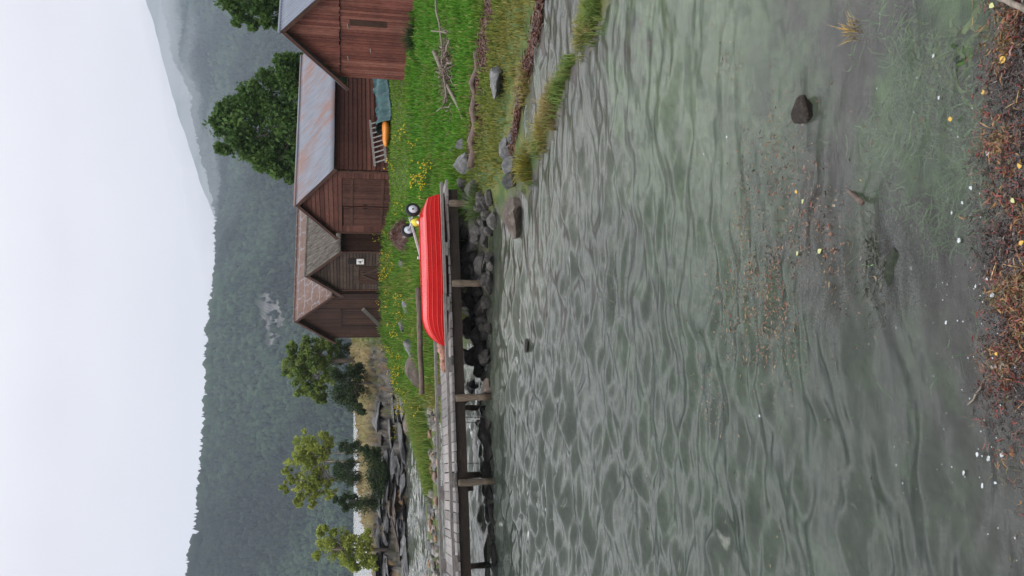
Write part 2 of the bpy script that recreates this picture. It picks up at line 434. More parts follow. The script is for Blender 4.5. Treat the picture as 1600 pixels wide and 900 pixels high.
# ------------------------------------------------------------------ hills
def hill(name, prof, Yr, Yb, seed, label, crag, drop=0.0):
    us = np.array([p[0] for p in prof], float); vs = np.array([p[1] for p in prof], float)
    U = np.linspace(us[0], us[-1], 620); V = np.interp(U, us, vs) + (drop if drop == 0 else np.interp(U, [480, 650], [18, 8])) + 3.5 * fbm(U / 45, U * 0, seed=seed + 5, octv=4)
    T = np.concatenate([np.linspace(0, 1, 110), np.linspace(1.03, 1.35, 8)])
    yr = np.interp(U, *Yr); yb = np.interp(U, *Yb)
    b = (800 - V) / FPX; dy = CP + b * SP; dz = -SP + b * CP
    zr = H + dz / dy * yr
    k = (U - 450) / FPX / dy
    TT, KK = np.meshgrid(T, np.arange(len(U)), indexing='ij')
    Y = yb[KK] + (yr - yb)[KK] * TT; X = k[KK] * Y
    Z = zr[KK] * np.where(TT <= 1, (0.55 * TT + 0.45 * np.sin(np.clip(TT, 0, 1) * PI / 2)), 1 - (TT - 1) * 0.8)
    sc = zr.mean()
    Z = Z + sc * 0.20 * fbm(X / (sc * .9), Y / (sc * .9), seed=seed, octv=5) * np.sin(np.clip(TT, 0, 1) * PI) * 1.2
    Z = Z - 6 * (TT < 0.01)
    nx = len(U); a = (np.arange(len(T) - 1)[:, None] * nx + np.arange(nx - 1)[None, :]).ravel()
    f = np.stack([a, a + 1, a + nx + 1, a + nx], 1)
    P = np.stack([X.ravel(), Y.ravel(), Z.ravel()], 1)
    n = fbm(P[:, 0] / 60, P[:, 2] / 40, seed=seed + 3)
    c = L3((.018, .03, .018), (.035, .05, .024), sstep(-.4, .4, n))
    cm = crag(P)
    rc = L3((.022, .024, .025), (.15, .145, .145), sstep(-.35, .45, fbm(P[:, 0] / 14 + P[:, 2] / 30, P[:, 2] / 5, seed=seed + 9, octv=5)))
    c = c + cm[:, None] * (rc - c)
    ob = link(name, np_mesh(name, P, f, c, True), M_HILL); tag(ob, label, kind='structure')
    return P, cm, T, U

M_HILL = m_attr('wooded_slope', 0.95, 0.3, 0.08, coord='Object')
def proj(P):
    x, y, z = P[:, 0], P[:, 1], P[:, 2] - H
    zc = y * CP - z * SP; yc = y * SP + z * CP
    return 450 + FPX * x / zc, 800 - FPX * yc / zc
CRAGS = [tuple(PY(u, v, 1000)) + (a, b) for u, v, a, b in
         [(425, 424, 20, 18), (398, 426, 30, 18), (368, 430, 22, 14), (345, 408, 14, 9), (262, 430, 8, 6), (232, 422, 5, 4), (180, 400, 5, 4), (60, 325, 10, 5), (90, 322, 6, 3), (120, 385, 6, 4), (300, 408, 5, 4)]]
def crag1(P):
    s = np.zeros(len(P))
    q = P * (1000 / np.maximum(P[:, 1:2], 1))
    for x, y, z, rx, rz in CRAGS:
        s = np.maximum(s, 1.25 - np.hypot((q[:, 0] - x) / rx, ((q[:, 2] - H) - (z - H)) / rz))
    return sstep(.30, .55, s * .8 + .75 * fbm(P[:, 0] / 11, P[:, 2] / 5, seed=81, octv=5)) * (s > 0)
hillP, hillC, hT, hU = hill('hill', [(-900, 330), (-500, 300), (-250, 285), (-60, 290), (0, 296), (40, 302), (80, 310), (130, 316), (200, 321), (300, 325), (350, 327), (400, 331), (450, 337),
        (500, 343), (560, 347), (603, 338), (650, 325), (690, 314), (750, 309), (807, 281), (867, 267), (950, 250), (1100, 235), (1400, 260), (1800, 330)],
     ([-900, 300, 450, 600, 950, 1800], [1050, 1050, 1180, 1850, 2350, 2450]), ([-900, 300, 450, 600, 950, 1800], [660, 660, 700, 850, 1100, 1250]), 91,
     'dark forested hillside with pale crags across the fjord', crag1, 7.0)
hill('mountain', [(-300, 420), (200, 400), (430, 372), (515, 352), (560, 335), (620, 310), (690, 290), (760, 268), (830, 248), (862, 240), (900, 227), (960, 205), (1100, 190), (1500, 240), (1900, 330)],
     ([-300, 1900], [3400, 3700]), ([-300, 1900], [2700, 2900]), 131, 'pale mountain ridge fading into the haze', lambda P: np.zeros(len(P)))

# far forest: small conifers and round broadleaf crowns standing on the hill
def forest():
    r = np.random.default_rng(3)
    nT = 110; P = hillP.reshape(len(hT), len(hU), 3); cm = hillC.reshape(len(hT), len(hU))
    n = 46000
    ti = r.uniform(0, nT - 1.001, n); ui = np.interp(r.uniform(-330, 1150, n), hU, np.arange(len(hU)))
    ui = np.clip(ui, 0, len(hU) - 1.001)
    ridge = r.random(n) < 0.10; ti[ridge] = r.uniform(nT - 4, nT - 1.01, ridge.sum())
    a, b = ti.astype(int), ui.astype(int); fa, fb = (ti - a)[:, None], (ui - b)[:, None]
    p = P[a, b] * (1 - fa) * (1 - fb) + P[a + 1, b] * fa * (1 - fb) + P[a, b + 1] * (1 - fa) * fb + P[a + 1, b + 1] * fa * fb
    keep = (cm[a, b] < .5) | (r.random(n) < .06); p = p[keep]; n = len(p)
    far = p[:, 1] / 900
    h = r.uniform(5.0, 9.5, n) * np.where(ti[keep] > nT - 4.01, 1.7, 1) * np.clip(far, .8, 1.7) * (0.75 + .5 * r.random(n)); w = h * r.uniform(.22, .36, n)
    con = r.random(n) < .55
    k = 6; ang = np.arange(k) * 2 * PI / k
    prof_c = [(0.1, .55), (.32, 1.0), (.65, .55), (1.0, .02)]; prof_b = [(.12, .75), (.45, 1.45), (.8, 1.05), (.97, .15)]
    V, idx = [], []
    for j in range(4):
        zz = np.where(con, prof_c[j][0], prof_b[j][0]) * h; rr = np.where(con, prof_c[j][1], prof_b[j][1]) * w
        q = rr[:, None] * r.uniform(.65, 1.3, (n, k))
        V.append(np.stack([p[:, 0:1] + q * np.cos(ang), p[:, 1:2] + q * np.sin(ang), (p[:, 2] + zz)[:, None] + r.uniform(-.05, .05, (n, k)) * h[:, None] - .5], 2))
    V = np.stack(V, 1)          # n,4,k,3
    base = (np.arange(n) * 4 * k)[:, None, None]
    f = []
    for j in range(3):
        i0 = np.arange(k); i1 = (i0 + 1) % k
        f.append(base + np.stack([j * k + i0, j * k + i1, (j + 1) * k + i1, (j + 1) * k + i0], 1)[None])
    f = np.concatenate(f, 1).reshape(-1, 4)
    t = r.random(n)[:, None]; cl = sstep(-.3, .3, fbm(p[:, 0] / 130 + p[:, 2] / 90, p[:, 2] / 70, seed=17, octv=5))[:, None]
    c = np.where(con[:, None], np.array((.012, .022, .018)) * (0.8 + .5 * t), np.array((.018, .032, .017)) * (.8 + .5 * t)) * (0.55 + .95 * cl)
    c = np.repeat(c, 4 * k, 0)
    ob = link('forest', np_mesh('forest', V.reshape(-1, 3), f, c, False), m_attr('far_foliage', .95, .2, .3))
    tag(ob, 'dense dark mixed forest covering the hillside across the water', 'forest', kind='stuff')
forest()

# ------------------------------------------------------------------ boathouses
RED = [(.066, .025, .019), (.098, .037, .027), (.135, .056, .041)]
M_REDV = m_wood('red_boards_upright', [(.115, .038, .028), (.17, .058, .043), (.225, .092, .068)], (9, 9, .3), (.24, .18, .16), .55)
M_REDH = m_wood('red_boards_level', RED, (.35, .35, 9), (.2, .14, .11), .2)
M_REDU = m_wood('red_boards_door', [(.060, .025, .019), (.08, .033, .024), (.10, .043, .032)], (8, 8, .35), (.17, .12, .10), .4)
M_DKH = m_wood('dark_boards_level', [(.035, .024, .017), (.055, .037, .027), (.08, .055, .042)], (.35, .35, 9), (.17, .14, .12), .5)
M_DKV = m_wood('dark_boards_upright', [(.038, .020, .014), (.05, .025, .017), (.062, .031, .021)], (8, 8, .35), (.13, .09, .07), .22)
M_TRIM = m_wood('trim_board', [(.06, .03, .022), (.075, .036, .026), (.09, .042, .03)], (4, 4, 4), (.16, .12, .1), .2)
M_DARK = m_simple('dark_interior', (.012, .009, .008), .9, var=.1)
M_GREYW = m_wood('grey_weathered_wood', [(.20, .185, .17), (.27, .25, .235), (.34, .32, .30)], (.5, 9, 9), (.42, .40, .38), .4)
M_OLDW = m_wood('old_brown_wood', [(.14, .11, .085), (.19, .155, .12), (.25, .21, .17)], (6, 6, .5), (.34, .30, .26), .4)

def m_metal_roof(name, base, rust, stripe):
    m, nt, b, o = mat_new(name)
    n = noise_tex(nt, 2.0, 8, stretch=(stripe, .30, 1), rough=.72); n3 = noise_tex(nt, 40, 4)
    big = noise_tex(nt, .42, 3, stretch=(1, .7, 1))
    s = N(nt, 'ShaderNodeMath', operation='ADD'); nt.links.new(n.outputs[0], s.inputs[0]); nt.links.new(big.outputs[0], s.inputs[1])
    s2 = N(nt, 'ShaderNodeMath', operation='MULTIPLY'); s2.inputs[1].default_value = .5; nt.links.new(s.outputs[0], s2.inputs[0])
    f = ramp(nt, s2.outputs[0], [(rust, (0, 0, 0)), (rust + .10, (.9,) * 3)])
    n2 = noise_tex(nt, 3, 6, stretch=(2, .4, 1))
    c0 = ramp(nt, n2.outputs[0], [(.3, [q * .78 for q in base]), (.7, [q * 1.15 for q in base])])
    rc = ramp(nt, n3.outputs[0], [(.3, (.12, .045, .028)), (.7, (.20, .09, .06))])
    nt.links.new(mixc(nt, f, c0, rc), b.inputs['Base Color'])
    b.inputs['Roughness'].default_value = .5; b.inputs['Metallic'].default_value = .15
    return m
M_ROOFA = m_metal_roof('pale_corrugated_metal', (.125, .145, .19), .70, 2.0)
M_ROOFB = m_metal_roof('rust_streaked_metal', (.125, .138, .175), .48, 3.0)
def m_roof_c():
    m, nt, b, o = mat_new('mottled_grey_sheets')
    n = noise_tex(nt, 5, 9, stretch=(1.5, 1, 1), rough=.8); n2 = noise_tex(nt, 6, 6, stretch=(2.4, .35, 1), rough=.75)
    c = ramp(nt, n.outputs[0], [(.36, (.03, .021, .015)), (.5, (.062, .048, .037)), (.64, (.13, .12, .105))])
    c = mixc(nt, .62, c, ramp(nt, n2.outputs[0], [(.38, (.025, .02, .017)), (.62, (.15, .14, .125))]))  # streaks down the slope in the colour bring out the ribs, in place of shading
    nt.links.new(c, b.inputs['Base Color']); b.inputs['Roughness'].default_value = .9; return m
def m_roof_d():
    m, nt, b, o = mat_new('rusty_sheet_panels')
    tc = N(nt, 'ShaderNodeTexCoord'); bt = N(nt, 'ShaderNodeTexBrick')
    mp = N(nt, 'ShaderNodeMapping'); nd = noise_tex(nt, 2.2, 4)
    va = N(nt, 'ShaderNodeVectorMath', operation='MULTIPLY_ADD'); va.inputs[1].default_value = (.6, .5, 0)
    nt.links.new(nd.outputs['Color'], va.inputs[0]); nt.links.new(tc.outputs['Object'], va.inputs[2])
    nt.links.new(va.outputs[0], bt.inputs['Vector'])
    bt.offset = .5; bt.inputs['Scale'].default_value = 1.0; bt.inputs['Brick Width'].default_value = 1.05; bt.inputs['Row Height'].default_value = .78
    bt.inputs['Mortar Size'].default_value = .07; bt.inputs['Mortar Smooth'].default_value = .6; bt.inputs['Bias'].default_value = 0
    n = noise_tex(nt, 5, 8, rough=.75)
    rust = ramp(nt, n.outputs[0], [(.3, (.05, .023, .016)), (.55, (.10, .048, .034)), (.72, (.14, .12, .115))])
    f = N(nt, 'ShaderNodeMath', operation='MULTIPLY'); f.inputs[1].default_value = .85; nt.links.new(bt.outputs['Fac'], f.inputs[0])
    ne = noise_tex(nt, 3.1, 5, rough=.7); fe = N(nt, 'ShaderNodeMath', operation='MULTIPLY'); nt.links.new(f.outputs[0], fe.inputs[0]); nt.links.new(ramp(nt, ne.outputs[0], [(.32, (.1,) * 3), (.6, (1,) * 3)]), fe.inputs[1])
    nt.links.new(mixc(nt, fe.outputs[0], rust, (.14, .148, .17)), b.inputs['Base Color']); b.inputs['Roughness'].default_value = .65
    return m

def face_map(kind, W, L):
    if kind == 'front': return lambda s, z, o: (s, -o, z)
    if kind == 'right': return lambda s, z, o: (W + o, s, z)
    if kind == 'left': return lambda s, z, o: (-o, L - s, z)
    return lambda s, z, o: (W - s, L + o, z)

def boards_v(mb, P, s0, s1, zlo, zhi, w=.14, o0=0.0, th=.022, brk=None):
    s = s0
    while s < s1 - .01:
        ww = w * random.uniform(.8, 1.2); e_ = min(s + ww, s1)
        if s1 - e_ < w * .3: e_ = s1
        a, b_ = s + .006, e_ - .006; o = o0 + random.choice((0, .006, .014)) + random.uniform(0, .004)
        cuts = [a, b_] if brk is None or not (a < brk < b_) else [a, brk, b_]
        for q0, q1 in zip(cuts[:-1], cuts[1:]):
            zl = zlo(q0) if callable(zlo) else zlo
            zl += random.uniform(-.03, .03)
            mb.hexa([P(q0, zl, o), P(q1, zl, o), P(q1, zl, o + th), P(q0, zl, o + th), P(q0, zhi(q0), o), P(q1, zhi(q1), o), P(q1, zhi(q1), o + th), P(q0, zhi(q0), o + th)])
        s = e_

def boards_h(mb, P, z0, z1, xl, xr, h=.15, o0=0.0, tilt=.022, th=.02, gap=-.012):
    z = z0
    while z < z1 - .015:
        e_ = min(z + h * random.uniform(.92, 1.08), z1); q = random.uniform(0, .005)
        a0, a1, b0, b1 = xl(z), xr(z), xl(e_), xr(e_)
        if a1 - a0 > .02:
            if b1 - b0 < .02: b0 = b1 = (b0 + b1) / 2; b0 -= .01; b1 += .01
            ol, oh = o0 + tilt + q, o0 + q
            dz = random.uniform(-.006, .006)
            mb.hexa([P(a0, z + gap, ol), P(a1, z + gap + dz, ol), P(a1, z + gap + dz, ol + th), P(a0, z + gap, ol + th),
                     P(b0, e_, oh), P(b1, e_, oh), P(b1, e_, oh + th), P(b0, e_, oh + th)])
        z = e_

def roof(root, W, L, zb, he, hr, xr_, mat, ov=.35, ovf=.3, corr=.09, amp=.014, cap_mat=None, verge=M_TRIM):
    """two sloping roof sheets (x along the ridge, y up the slope), verge boards and a ridge cap"""
    for side in (0, 1):
        run = (W - xr_) if side else xr_
        rise = hr - he; sl_ = math.hypot(run, rise); ln = sl_ * (run + ov) / run
        LL = L + 2 * ovf
        nx = max(8, int(LL / corr * 6)) if amp else 12
        ny = 8
        V, f = [], []
        for layer in (0, 1):
            for j in range(ny + 1):
                for i in range(nx + 1):
                    x = LL * i / nx; y = ln * j / ny
                    zz = (amp * math.sin(2 * PI * x / corr) if amp else 0) + (0.05 if layer == 0 else 0.025)
                    if layer == 1: zz = min(zz, .035)
                    V.append((x, y, zz + .006 * math.sin(x * 2.1 + y * 3 + side)))
        n1_ = (nx + 1) * (ny + 1)
        for j in range(ny):
            for i in range(nx):
                a = j * (nx + 1) + i
                f.append((a, a + 1, a + nx + 2, a + nx + 1)); f.append((n1_ + a, n1_ + a + nx + 1, n1_ + a + nx + 2, n1_ + a + 1))
        for i in range(nx):
            f.append((i + 1, i, n1_ + i, n1_ + i + 1)); a = ny * (nx + 1) + i; f.append((a, a + 1, n1_ + a + 1, n1_ + a))
        for j in range(ny):
            a = j * (nx + 1); c = a + nx + 1; f.append((a, c, n1_ + c, n1_ + a)); a += nx; c = a + nx + 1; f.append((c, a, n1_ + a, n1_ + c))
        mb = MB(); mb.add(V, f)
        o = mb.build('roof', mat, root, smooth=True)
        ridge = Vector((xr_, 0, hr)); eave = Vector((W if side else 0, 0, he))
        up = (ridge - eave).normalized()
        if side:   # right slope: x axis runs from front to back
            X = Vector((0, 1, 0)); org = ridge - up * ln + Vector((0, -ovf, 0))
        else:
            X = Vector((0, -1, 0)); org = ridge - up * ln + Vector((0, L + ovf, 0))
        Z = X.cross(up)
        M = Matrix((X, up, Z)).transposed().to_4x4(); M.translation = org + Vector((0, 0, zb))
        o.matrix_local = M
        for yy in (-ovf + .015, L + ovf - .015):
            a = ridge - up * (ln - .01) + Vector((0, yy, -.055 + zb)); c = ridge + Vector((0, yy, -.055 + zb))
            vb = MB(); vb.beam(a, c, .03, .15, up=Z); vb.build('verge_board', verge, root)
    mb = MB(); mb.tube([(xr_, -ovf - .01, zb + hr + .05), (xr_, L + ovf + .01, zb + hr + .05)], .07, 8); mb.build('ridge_cap', cap_mat or mat, root, smooth=True)

def barn_shell(root, W, L, zb, he, hr, xr_, mat):
    """solid dark body added just behind the boards"""
    lo = zb - 1.0; i = .03
    p = [(i, i, lo), (W - i, i, lo), (W - i, i, zb + he - .04), (xr_, i, zb + hr - .05), (i, i, zb + he - .04)]
    q = [(x, L - i, z) for x, y, z in p]
    mb = MB(); mb.add(p + q, [(0, 1, 2, 3, 4), (9, 8, 7, 6, 5), (0, 5, 6, 1), (1, 6, 7, 2), (4, 9, 5, 0)])  # added backing: keeps light from leaking through, so the board gaps stay dark
    return mb.build('dark_backing', mat, root)

def gable_fn(W, zb, he, hr, xr_):
    zt = lambda s: zb + (he + (hr - he) * (s / xr_ if s < xr_ else (W - s) / (W - xr_))) - .02
    xl = lambda z: 0.0 if z < zb + he else (z - zb - he) / (hr - he) * xr_
    xr = lambda z: W if z < zb + he else W - (z - zb - he) / (hr - he) * (W - xr_)
    return zt, xl, xr

def barn(name, label, fl, fr_, L):
    fl, fr_ = Vector(fl), Vector(fr_); d = fr_ - fl
    return thing(name, label, 'boathouse', (fl.x, fl.y, 0), math.atan2(d.y, d.x), None), d.length

# --- A: the large one at the edge of the picture
W = 4.7; L = 9.0; zb = .95; he, hr = 2.85, 4.88
A_FL, A_FR = (8.43, 30.8), (8.43 + .51 * W, 30.8 - .86 * W)
root, W = barn('boathouse', 'large red boathouse with upright boards and pale corrugated roof, nearest to the shore', A_FL, A_FR, L)
barn_shell(root, W, L, zb, he, hr, W / 2, M_DARK)
zt, xl, xr = gable_fn(W, zb, he, hr, W / 2)
P = face_map('front', W, L); mb = MB()
zmid = zb + he + .0
boards_v(mb, P, 0, W, lambda s: zmid - .04, zt, .115, .05, brk=W / 2); mb.build('gable_cladding', M_REDV, root)
mb = MB(); boards_v(mb, P, 0.0, W, lambda s: zb + .36 - .5 * s / W - .12, lambda s: zmid - .06, .125, .0); mb.build('wall', M_REDV, root)
mb = MB(); mb.beam(P(0, zmid - .05, .025), P(W, zmid - .05, .025), .05, .035); mb.build('lintel', M_DARK, root)
for s, z in ((.9, zb + 2.5), (2.45, zb + 2.5), (1.35, zb + 1.65)):
    mb = MB(); mb.beam(P(s, z, .05), P(s + .2, z + .02, .05), .02, .03); mb.build('door_cleat', M_GREYW, root)
mb = MB(); mb.beam(P(2.72, zb + 1.1, .045), P(2.72, zb + 2.45, .045), .018, .27, up=(1, 0, 0)); mb.build('patch_board', M_DKV, root)
for k, S in (('right', L), ('left', L), ('back', W)):
    mb = MB(); Pm = face_map(k, W, L)
    if k == 'back': boards_v(mb, Pm, 0, W, lambda s: zb - .2, lambda s: zt(W - s), .16, brk=W / 2)
    else: boards_h(mb, Pm, zb - .3, zb + he - .08, lambda z: 0, lambda z: S, .17)
    mb.build('wall', M_REDV if k == 'back' else M_REDH, root)
roof(root, W, L, zb, he, hr, W / 2, M_ROOFA, .38, .38, .16, .022)

# --- B: the one with the rust streaked roof and the long side wall in view
B_FR, B_FL = (5.03, 33.0), (2.66, 37.0); L = 9.0; zb = 1.6
root, W = barn('boathouse', 'middle red boathouse with rust streaked metal roof and long clapboard side wall', B_FL, B_FR, L)
he, hr = 2.6, 4.12
barn_shell(root, W, L, zb, he, hr, W / 2, M_DARK)
zt, xl, xr = gable_fn(W, zb, he, hr, W / 2); P = face_map('front', W, L)
dz = zb + 2.12; d0, d1, dm = .62, W - .5, 2.1
mb = MB(); boards_h(mb, P, dz, zb + hr - .05, xl, xr, .19, gap=.015)
boards_h(mb, P, zb - .3, dz, lambda z: 0, lambda z: d0, .16); boards_h(mb, P, zb - .3, dz, lambda z: d1, lambda z: W, .16)
mb.build('wall', M_REDH, root)
for a, c, top in ((d0, dm, dz - .06), (dm + .07, d1, dz - .02)):
    mb = MB(); boards_v(mb, P, a, c, lambda s: zb - .15, lambda s: top, .13, .012); dr = mb.build('door', M_REDU, root)
    mb = MB(); mb.beam(P(a + .02, zb + .35, .052), P(c - .02, zb + .35, .052), .03, .12); mb.build('ledge_board', M_TRIM, dr); mb = MB(); mb.beam(P(a + .02, zb + 1.7, .052), P(c - .02, zb + 1.7, .052), .03, .12); mb.build('ledge_board', M_TRIM, dr)
    mb = MB(); mb.beam(P(c - .1 if a == d0 else a + .1, zb + 1.0, .06), P(c - .1 if a == d0 else a + .1, zb + 1.2, .06), .03, .03); mb.build('handle', M_DARK, dr)
for s in (.05, W - .05): mb = MB(); mb.beam(P(s, zb - .4, .045), P(s, zb + he - .05, .045), .1, .03, up=(0, 1, 0)); mb.build('corner_board', M_TRIM, root)
for k in ('right', 'left', 'back'):
    mb = MB(); Pm = face_map(k, W, L)
    if k == 'back': boards_h(mb, Pm, zb - .3, zb + hr - .05, lambda z: W - xr(z), lambda z: W - xl(z), .17)
    else: boards_h(mb, Pm, zb - .3, zb + he - .08, lambda z: .02, lambda z: L, .19, tilt=.03, gap=.018)
    mb.build('wall', M_REDH, root)
roof(root, W, L, zb, he, hr, W / 2, M_ROOFB, .3, .22, .11, .011)
B_ROOT, B_W = root, W

# --- C: small dark one with the white notice
C_FR, C_FL = (1.84, 38.0), (-.10, 41.0); L = 8.0; zb = 1.6
root, W = barn('boathouse', 'small dark weathered boathouse with mottled grey roof and white notice by its door', C_FL, C_FR, L)
he, hr = 2.42, 3.92; xr_ = W * .47
barn_shell(root, W, L, zb, he, hr, xr_, M_DARK)
zt, xl, xr = gable_fn(W, zb, he, hr, xr_); P = face_map('front', W, L)
dz = zb + 1.62; d0, d1 = .62, 2.28
mb = MB(); boards_h(mb, P, dz, zb + hr - .05, xl, xr, .16, gap=.022)
boards_h(mb, P, zb - .3, dz, lambda z: 0, lambda z: d0, .16, gap=.026); boards_h(mb, P, zb - .3, dz, lambda z: d1, lambda z: W, .16, gap=.026)
mb.build('wall', M_DKH, root)
mb = MB(); boards_v(mb, P, d0 + .02, d1 - .02, lambda s: zb - .2, lambda s: dz - .33, .17, .0); dr = mb.build('door', M_DKV, root)
mb = MB(); mb.beam(P(d0 + .1, zb + .15, .05), P((d0 + d1) / 2, dz - .45, .05), .03, .14, up=(0, 0, 1)); mb.build('brace', M_DKH, dr); mb = MB(); mb.beam(P(d1 - .1, zb + .15, .053), P((d0 + d1) / 2 + .1, dz - .45, .053), .03, .14)
mb.build('brace', M_DKH, dr)
mb = MB(); boards_v(mb, P, d0 + .02, d1 - .02, lambda s: dz - .31, lambda s: dz - .02, .42, .015); mb.build('transom_board', M_DKH, root)
mb = MB(); mb.box(P(2.72, zb + 1.62, .02), (.5, .05, .5)); mb.build('hatch', M_DARK, root)
M_SIGN = m_simple('white_painted_board', (.66, .64, .63), .6, var=.1, scale=5); M_INK = m_simple('faded_ink', (.10, .10, .11), .7)
mb = MB(); mb.box(P(2.74, zb + 1.27, .075), (.44, .03, .36)); sg = mb.build('notice', M_SIGN, root)
mb = MB(); mb.box(P(2.71, zb + 1.27, .095), (.20, .006, .07)); mb.box(P(2.76, zb + 1.29, .098), (.06, .006, .19)); mb.box(P(2.84, zb + 1.17, .096), (.15, .006, .025)); mb.build('notice_mark', M_INK, sg)
for k in ('right', 'left', 'back'):
    mb = MB(); Pm = face_map(k, W, L)
    if k == 'back': boards_h(mb, Pm, zb - .3, zb + hr - .05, lambda z: W - xr(z), lambda z: W - xl(z), .17)
    else: boards_v(mb, Pm, 0.02, L, lambda s: zb - .3, lambda s: zb + he - .08, .16)
    mb.build('wall', M_DKV if k != 'back' else M_DKH, root)
for s in (.05, W - .05): mb = MB(); mb.beam(P(s, zb - .4, .05), P(s, zb + he - .05, .05), .1, .03, up=(0, 1, 0)); mb.build('corner_board', M_TRIM, root)
roof(root, W, L, zb, he, hr, xr_, m_roof_c(), .3, .28, .17, .035)

# --- D: the tall one at the end of the row
D_FR, D_FL = (-.3, 41.6), (-3.0, 47.0); L = 11.0; zb = 1.45
root, W = barn('boathouse', 'tall dark brown boathouse with rusty panel roof at the headland end of the row', D_FL, D_FR, L)
he, hr = 3.0, 4.95; xr_ = W * .5
barn_shell(root, W, L, zb, he, hr, xr_, M_DARK)
zt, xl, xr = gable_fn(W, zb, he, hr, xr_); P = face_map('front', W, L)
mb = MB(); boards_v(mb, P, 0, W, lambda s: zb - .2, zt, .16, brk=xr_); mb.build('wall', M_DKV, root)
mb = MB(); boards_v(mb, P, 1.9, 4.1, lambda s: zb - .1, lambda s: zb + 2.35, .2, .03); mb.build('door', M_DKV, root)
mb = MB(); mb.beam(P(1.85, zb + 2.39, .06), P(4.15, zb + 2.39, .06), .05, .05); mb.beam(P(1.86, zb - .1, .06), P(1.86, zb + 2.4, .06), .04, .04, up=(0, 1, 0)); mb.build('door_frame', M_DARK, root)
for k in ('right', 'left', 'back'):
    mb = MB(); Pm = face_map(k, W, L)
    if k == 'back': boards_v(mb, Pm, 0, W, lambda s: zb - .2, lambda s: zt(W - s), .16, brk=W - xr_)
    else: boards_v(mb, Pm, 0.02, L, lambda s: zb - .3, lambda s: zb + he - .08, .16)
    mb.build('wall', M_DKV, root)
roof(root, W, L, zb, he, hr, xr_, m_roof_d(), .3, .3, .2, 0)
FOOT = []
for fl, fr_, LL in ((A_FL, A_FR, 9), (B_FL, B_FR, 9), (C_FL, C_FR, 8), (D_FL, D_FR, 11)):
    FOOT.append((np.array(fl), np.array(fr_), LL))
def in_barn(x, y, mgn=.02):
    m_ = np.zeros(len(x), bool)
    for fl, fr_, LL in FOOT:
        d = fr_ - fl; w = np.hypot(*d); d = d / w; q = np.array((-d[1], d[0]))
        s = (x - fl[0]) * d[0] + (y - fl[1]) * d[1]; t = (x - fl[0]) * q[0] + (y - fl[1]) * q[1]
        m_ |= (s > -mgn) & (s < w + mgn) & (t > -mgn) & (t < LL)
    return m_

# board leaning on D
a = PY(385, 598, 45.3); b_ = PY(417, 567, 43.0)
mb = MB(); mb.beam(a + Vector((0, -.1, -.05)), b_ + Vector((0, -.1, 0)), .2, .06, up=(0, 1, 0)); tag(mb.build('leaning_plank', M_GREYW), 'pale grey plank leaning on the tall dark boathouse', 'plank')

# along B's long wall: ladder, orange kayak, teal tarpaulin
dB = Vector((B_FR[0] - B_FL[0], B_FR[1] - B_FL[1], 0)).normalized(); qB = Vector((-dB.y, dB.x, 0))
def bw(t, o, z): return Vector((B_FR[0], B_FR[1], 0)) + qB * t + dB * o + Vector((0, 0, z))
def gB(t, o): p = bw(t, o, 0); return gz(p.x, p.y)
lad = thing('ladder', 'grey wooden ladder lying on its side along the clapboard wall', 'ladder')
M_LAD = m_simple('weathered_ladder_wood', (.22, .215, .21), .8, var=.4, scale=20)
t0, t1 = .15, 2.75
za, zc_ = gB(t0, .3), gB(t1, .3)
tp = [(t0, .16, za + .62), (t1, .16, zc_ + .82)]; bt_ = [(t0, .42, za + .16), (t1, .42, zc_ + .3)]
for q in (tp, bt_):
    mb = MB(); mb.beam(bw(*q[0]), bw(*q[1]), .05, .09); mb.build('side_rail', M_LAD, lad)
for i in range(9):
    f = (i + .6) / 9.4; p0 = bw(*tp[0]).lerp(bw(*tp[1]), f); p1 = bw(*bt_[0]).lerp(bw(*bt_[1]), f)
    mb = MB(); mb.beam(p0, p1, .05, .035); mb.build('rung', M_LAD, lad)
M_ORG = m_simple('orange_plastic', (.62, .22, .035), .4, var=.12, bmp=.05, spec=.5)
mb = MB(); sec = []
tt = np.linspace(.75, 2.35, 20)
V, f = [], []
for i, t in enumerate(tt):
    k = math.sin(PI * min(1, .18 + .82 * (1 - abs(2 * i / 19 - 1)) ** .7) / 2); zg = gB(t, .8) + .02
    for j in range(12):
        an = 2 * PI * j / 12
        V.append(bw(t, .80 + .30 * k * math.cos(an), zg + .20 + .19 * k * math.sin(an) * (1 if math.sin(an) < 0 else .85)))
for i in range(19):
    for j in range(12): f.append((i * 12 + j, i * 12 + (j + 1) % 12, (i + 1) * 12 + (j + 1) % 12, (i + 1) * 12 + j))
f += [tuple(range(12))[::-1], tuple(19 * 12 + j for j in range(12))]
mb.add(V, f); tag(mb.build('kayak', M_ORG, smooth=True), 'orange kayak end sticking out from under the teal tarpaulin', 'kayak')
M_TARP = m_simple('teal_tarpaulin', (.026, .078, .086), .45, var=.4, scale=5, bmp=.3, spec=.4, bd=.05)
nu, nv = 110, 22; V, f = [], []
for i in range(nu):
    t = 1.75 + 6.2 * i / (nu - 1)
    for j in range(nv):
        q = j / (nv - 1); o_ = .14 + 1.12 * q
        prof = .5 * math.exp(-((q - .5) / .38) ** 4) + .02
        zg = gB(t, o_) if j in (0, nv - 1) or True else 0
        n_ = float(fbm(np.array([t * 1.6]), np.array([q * 3.0]), seed=77)[0]); n2_ = float(fbm(np.array([t * 5]), np.array([q * 2.0]), seed=78)[0]); n3_ = float(fbm(np.array([t * 2.6 + q * 2]), np.array([q * 3.5]), seed=79)[0])
        V.append(bw(t + .12 * n_, o_ + .05 * n2_, zg + prof * (1 + .3 * n_) + (.13 * n2_ + .10 * (.5 - abs(n3_))) * (prof > .1) + .01))
for i in range(nu - 1):
    for j in range(nv - 1): a = i * nv + j; f.append((a, a + nv, a + nv + 1, a + 1))
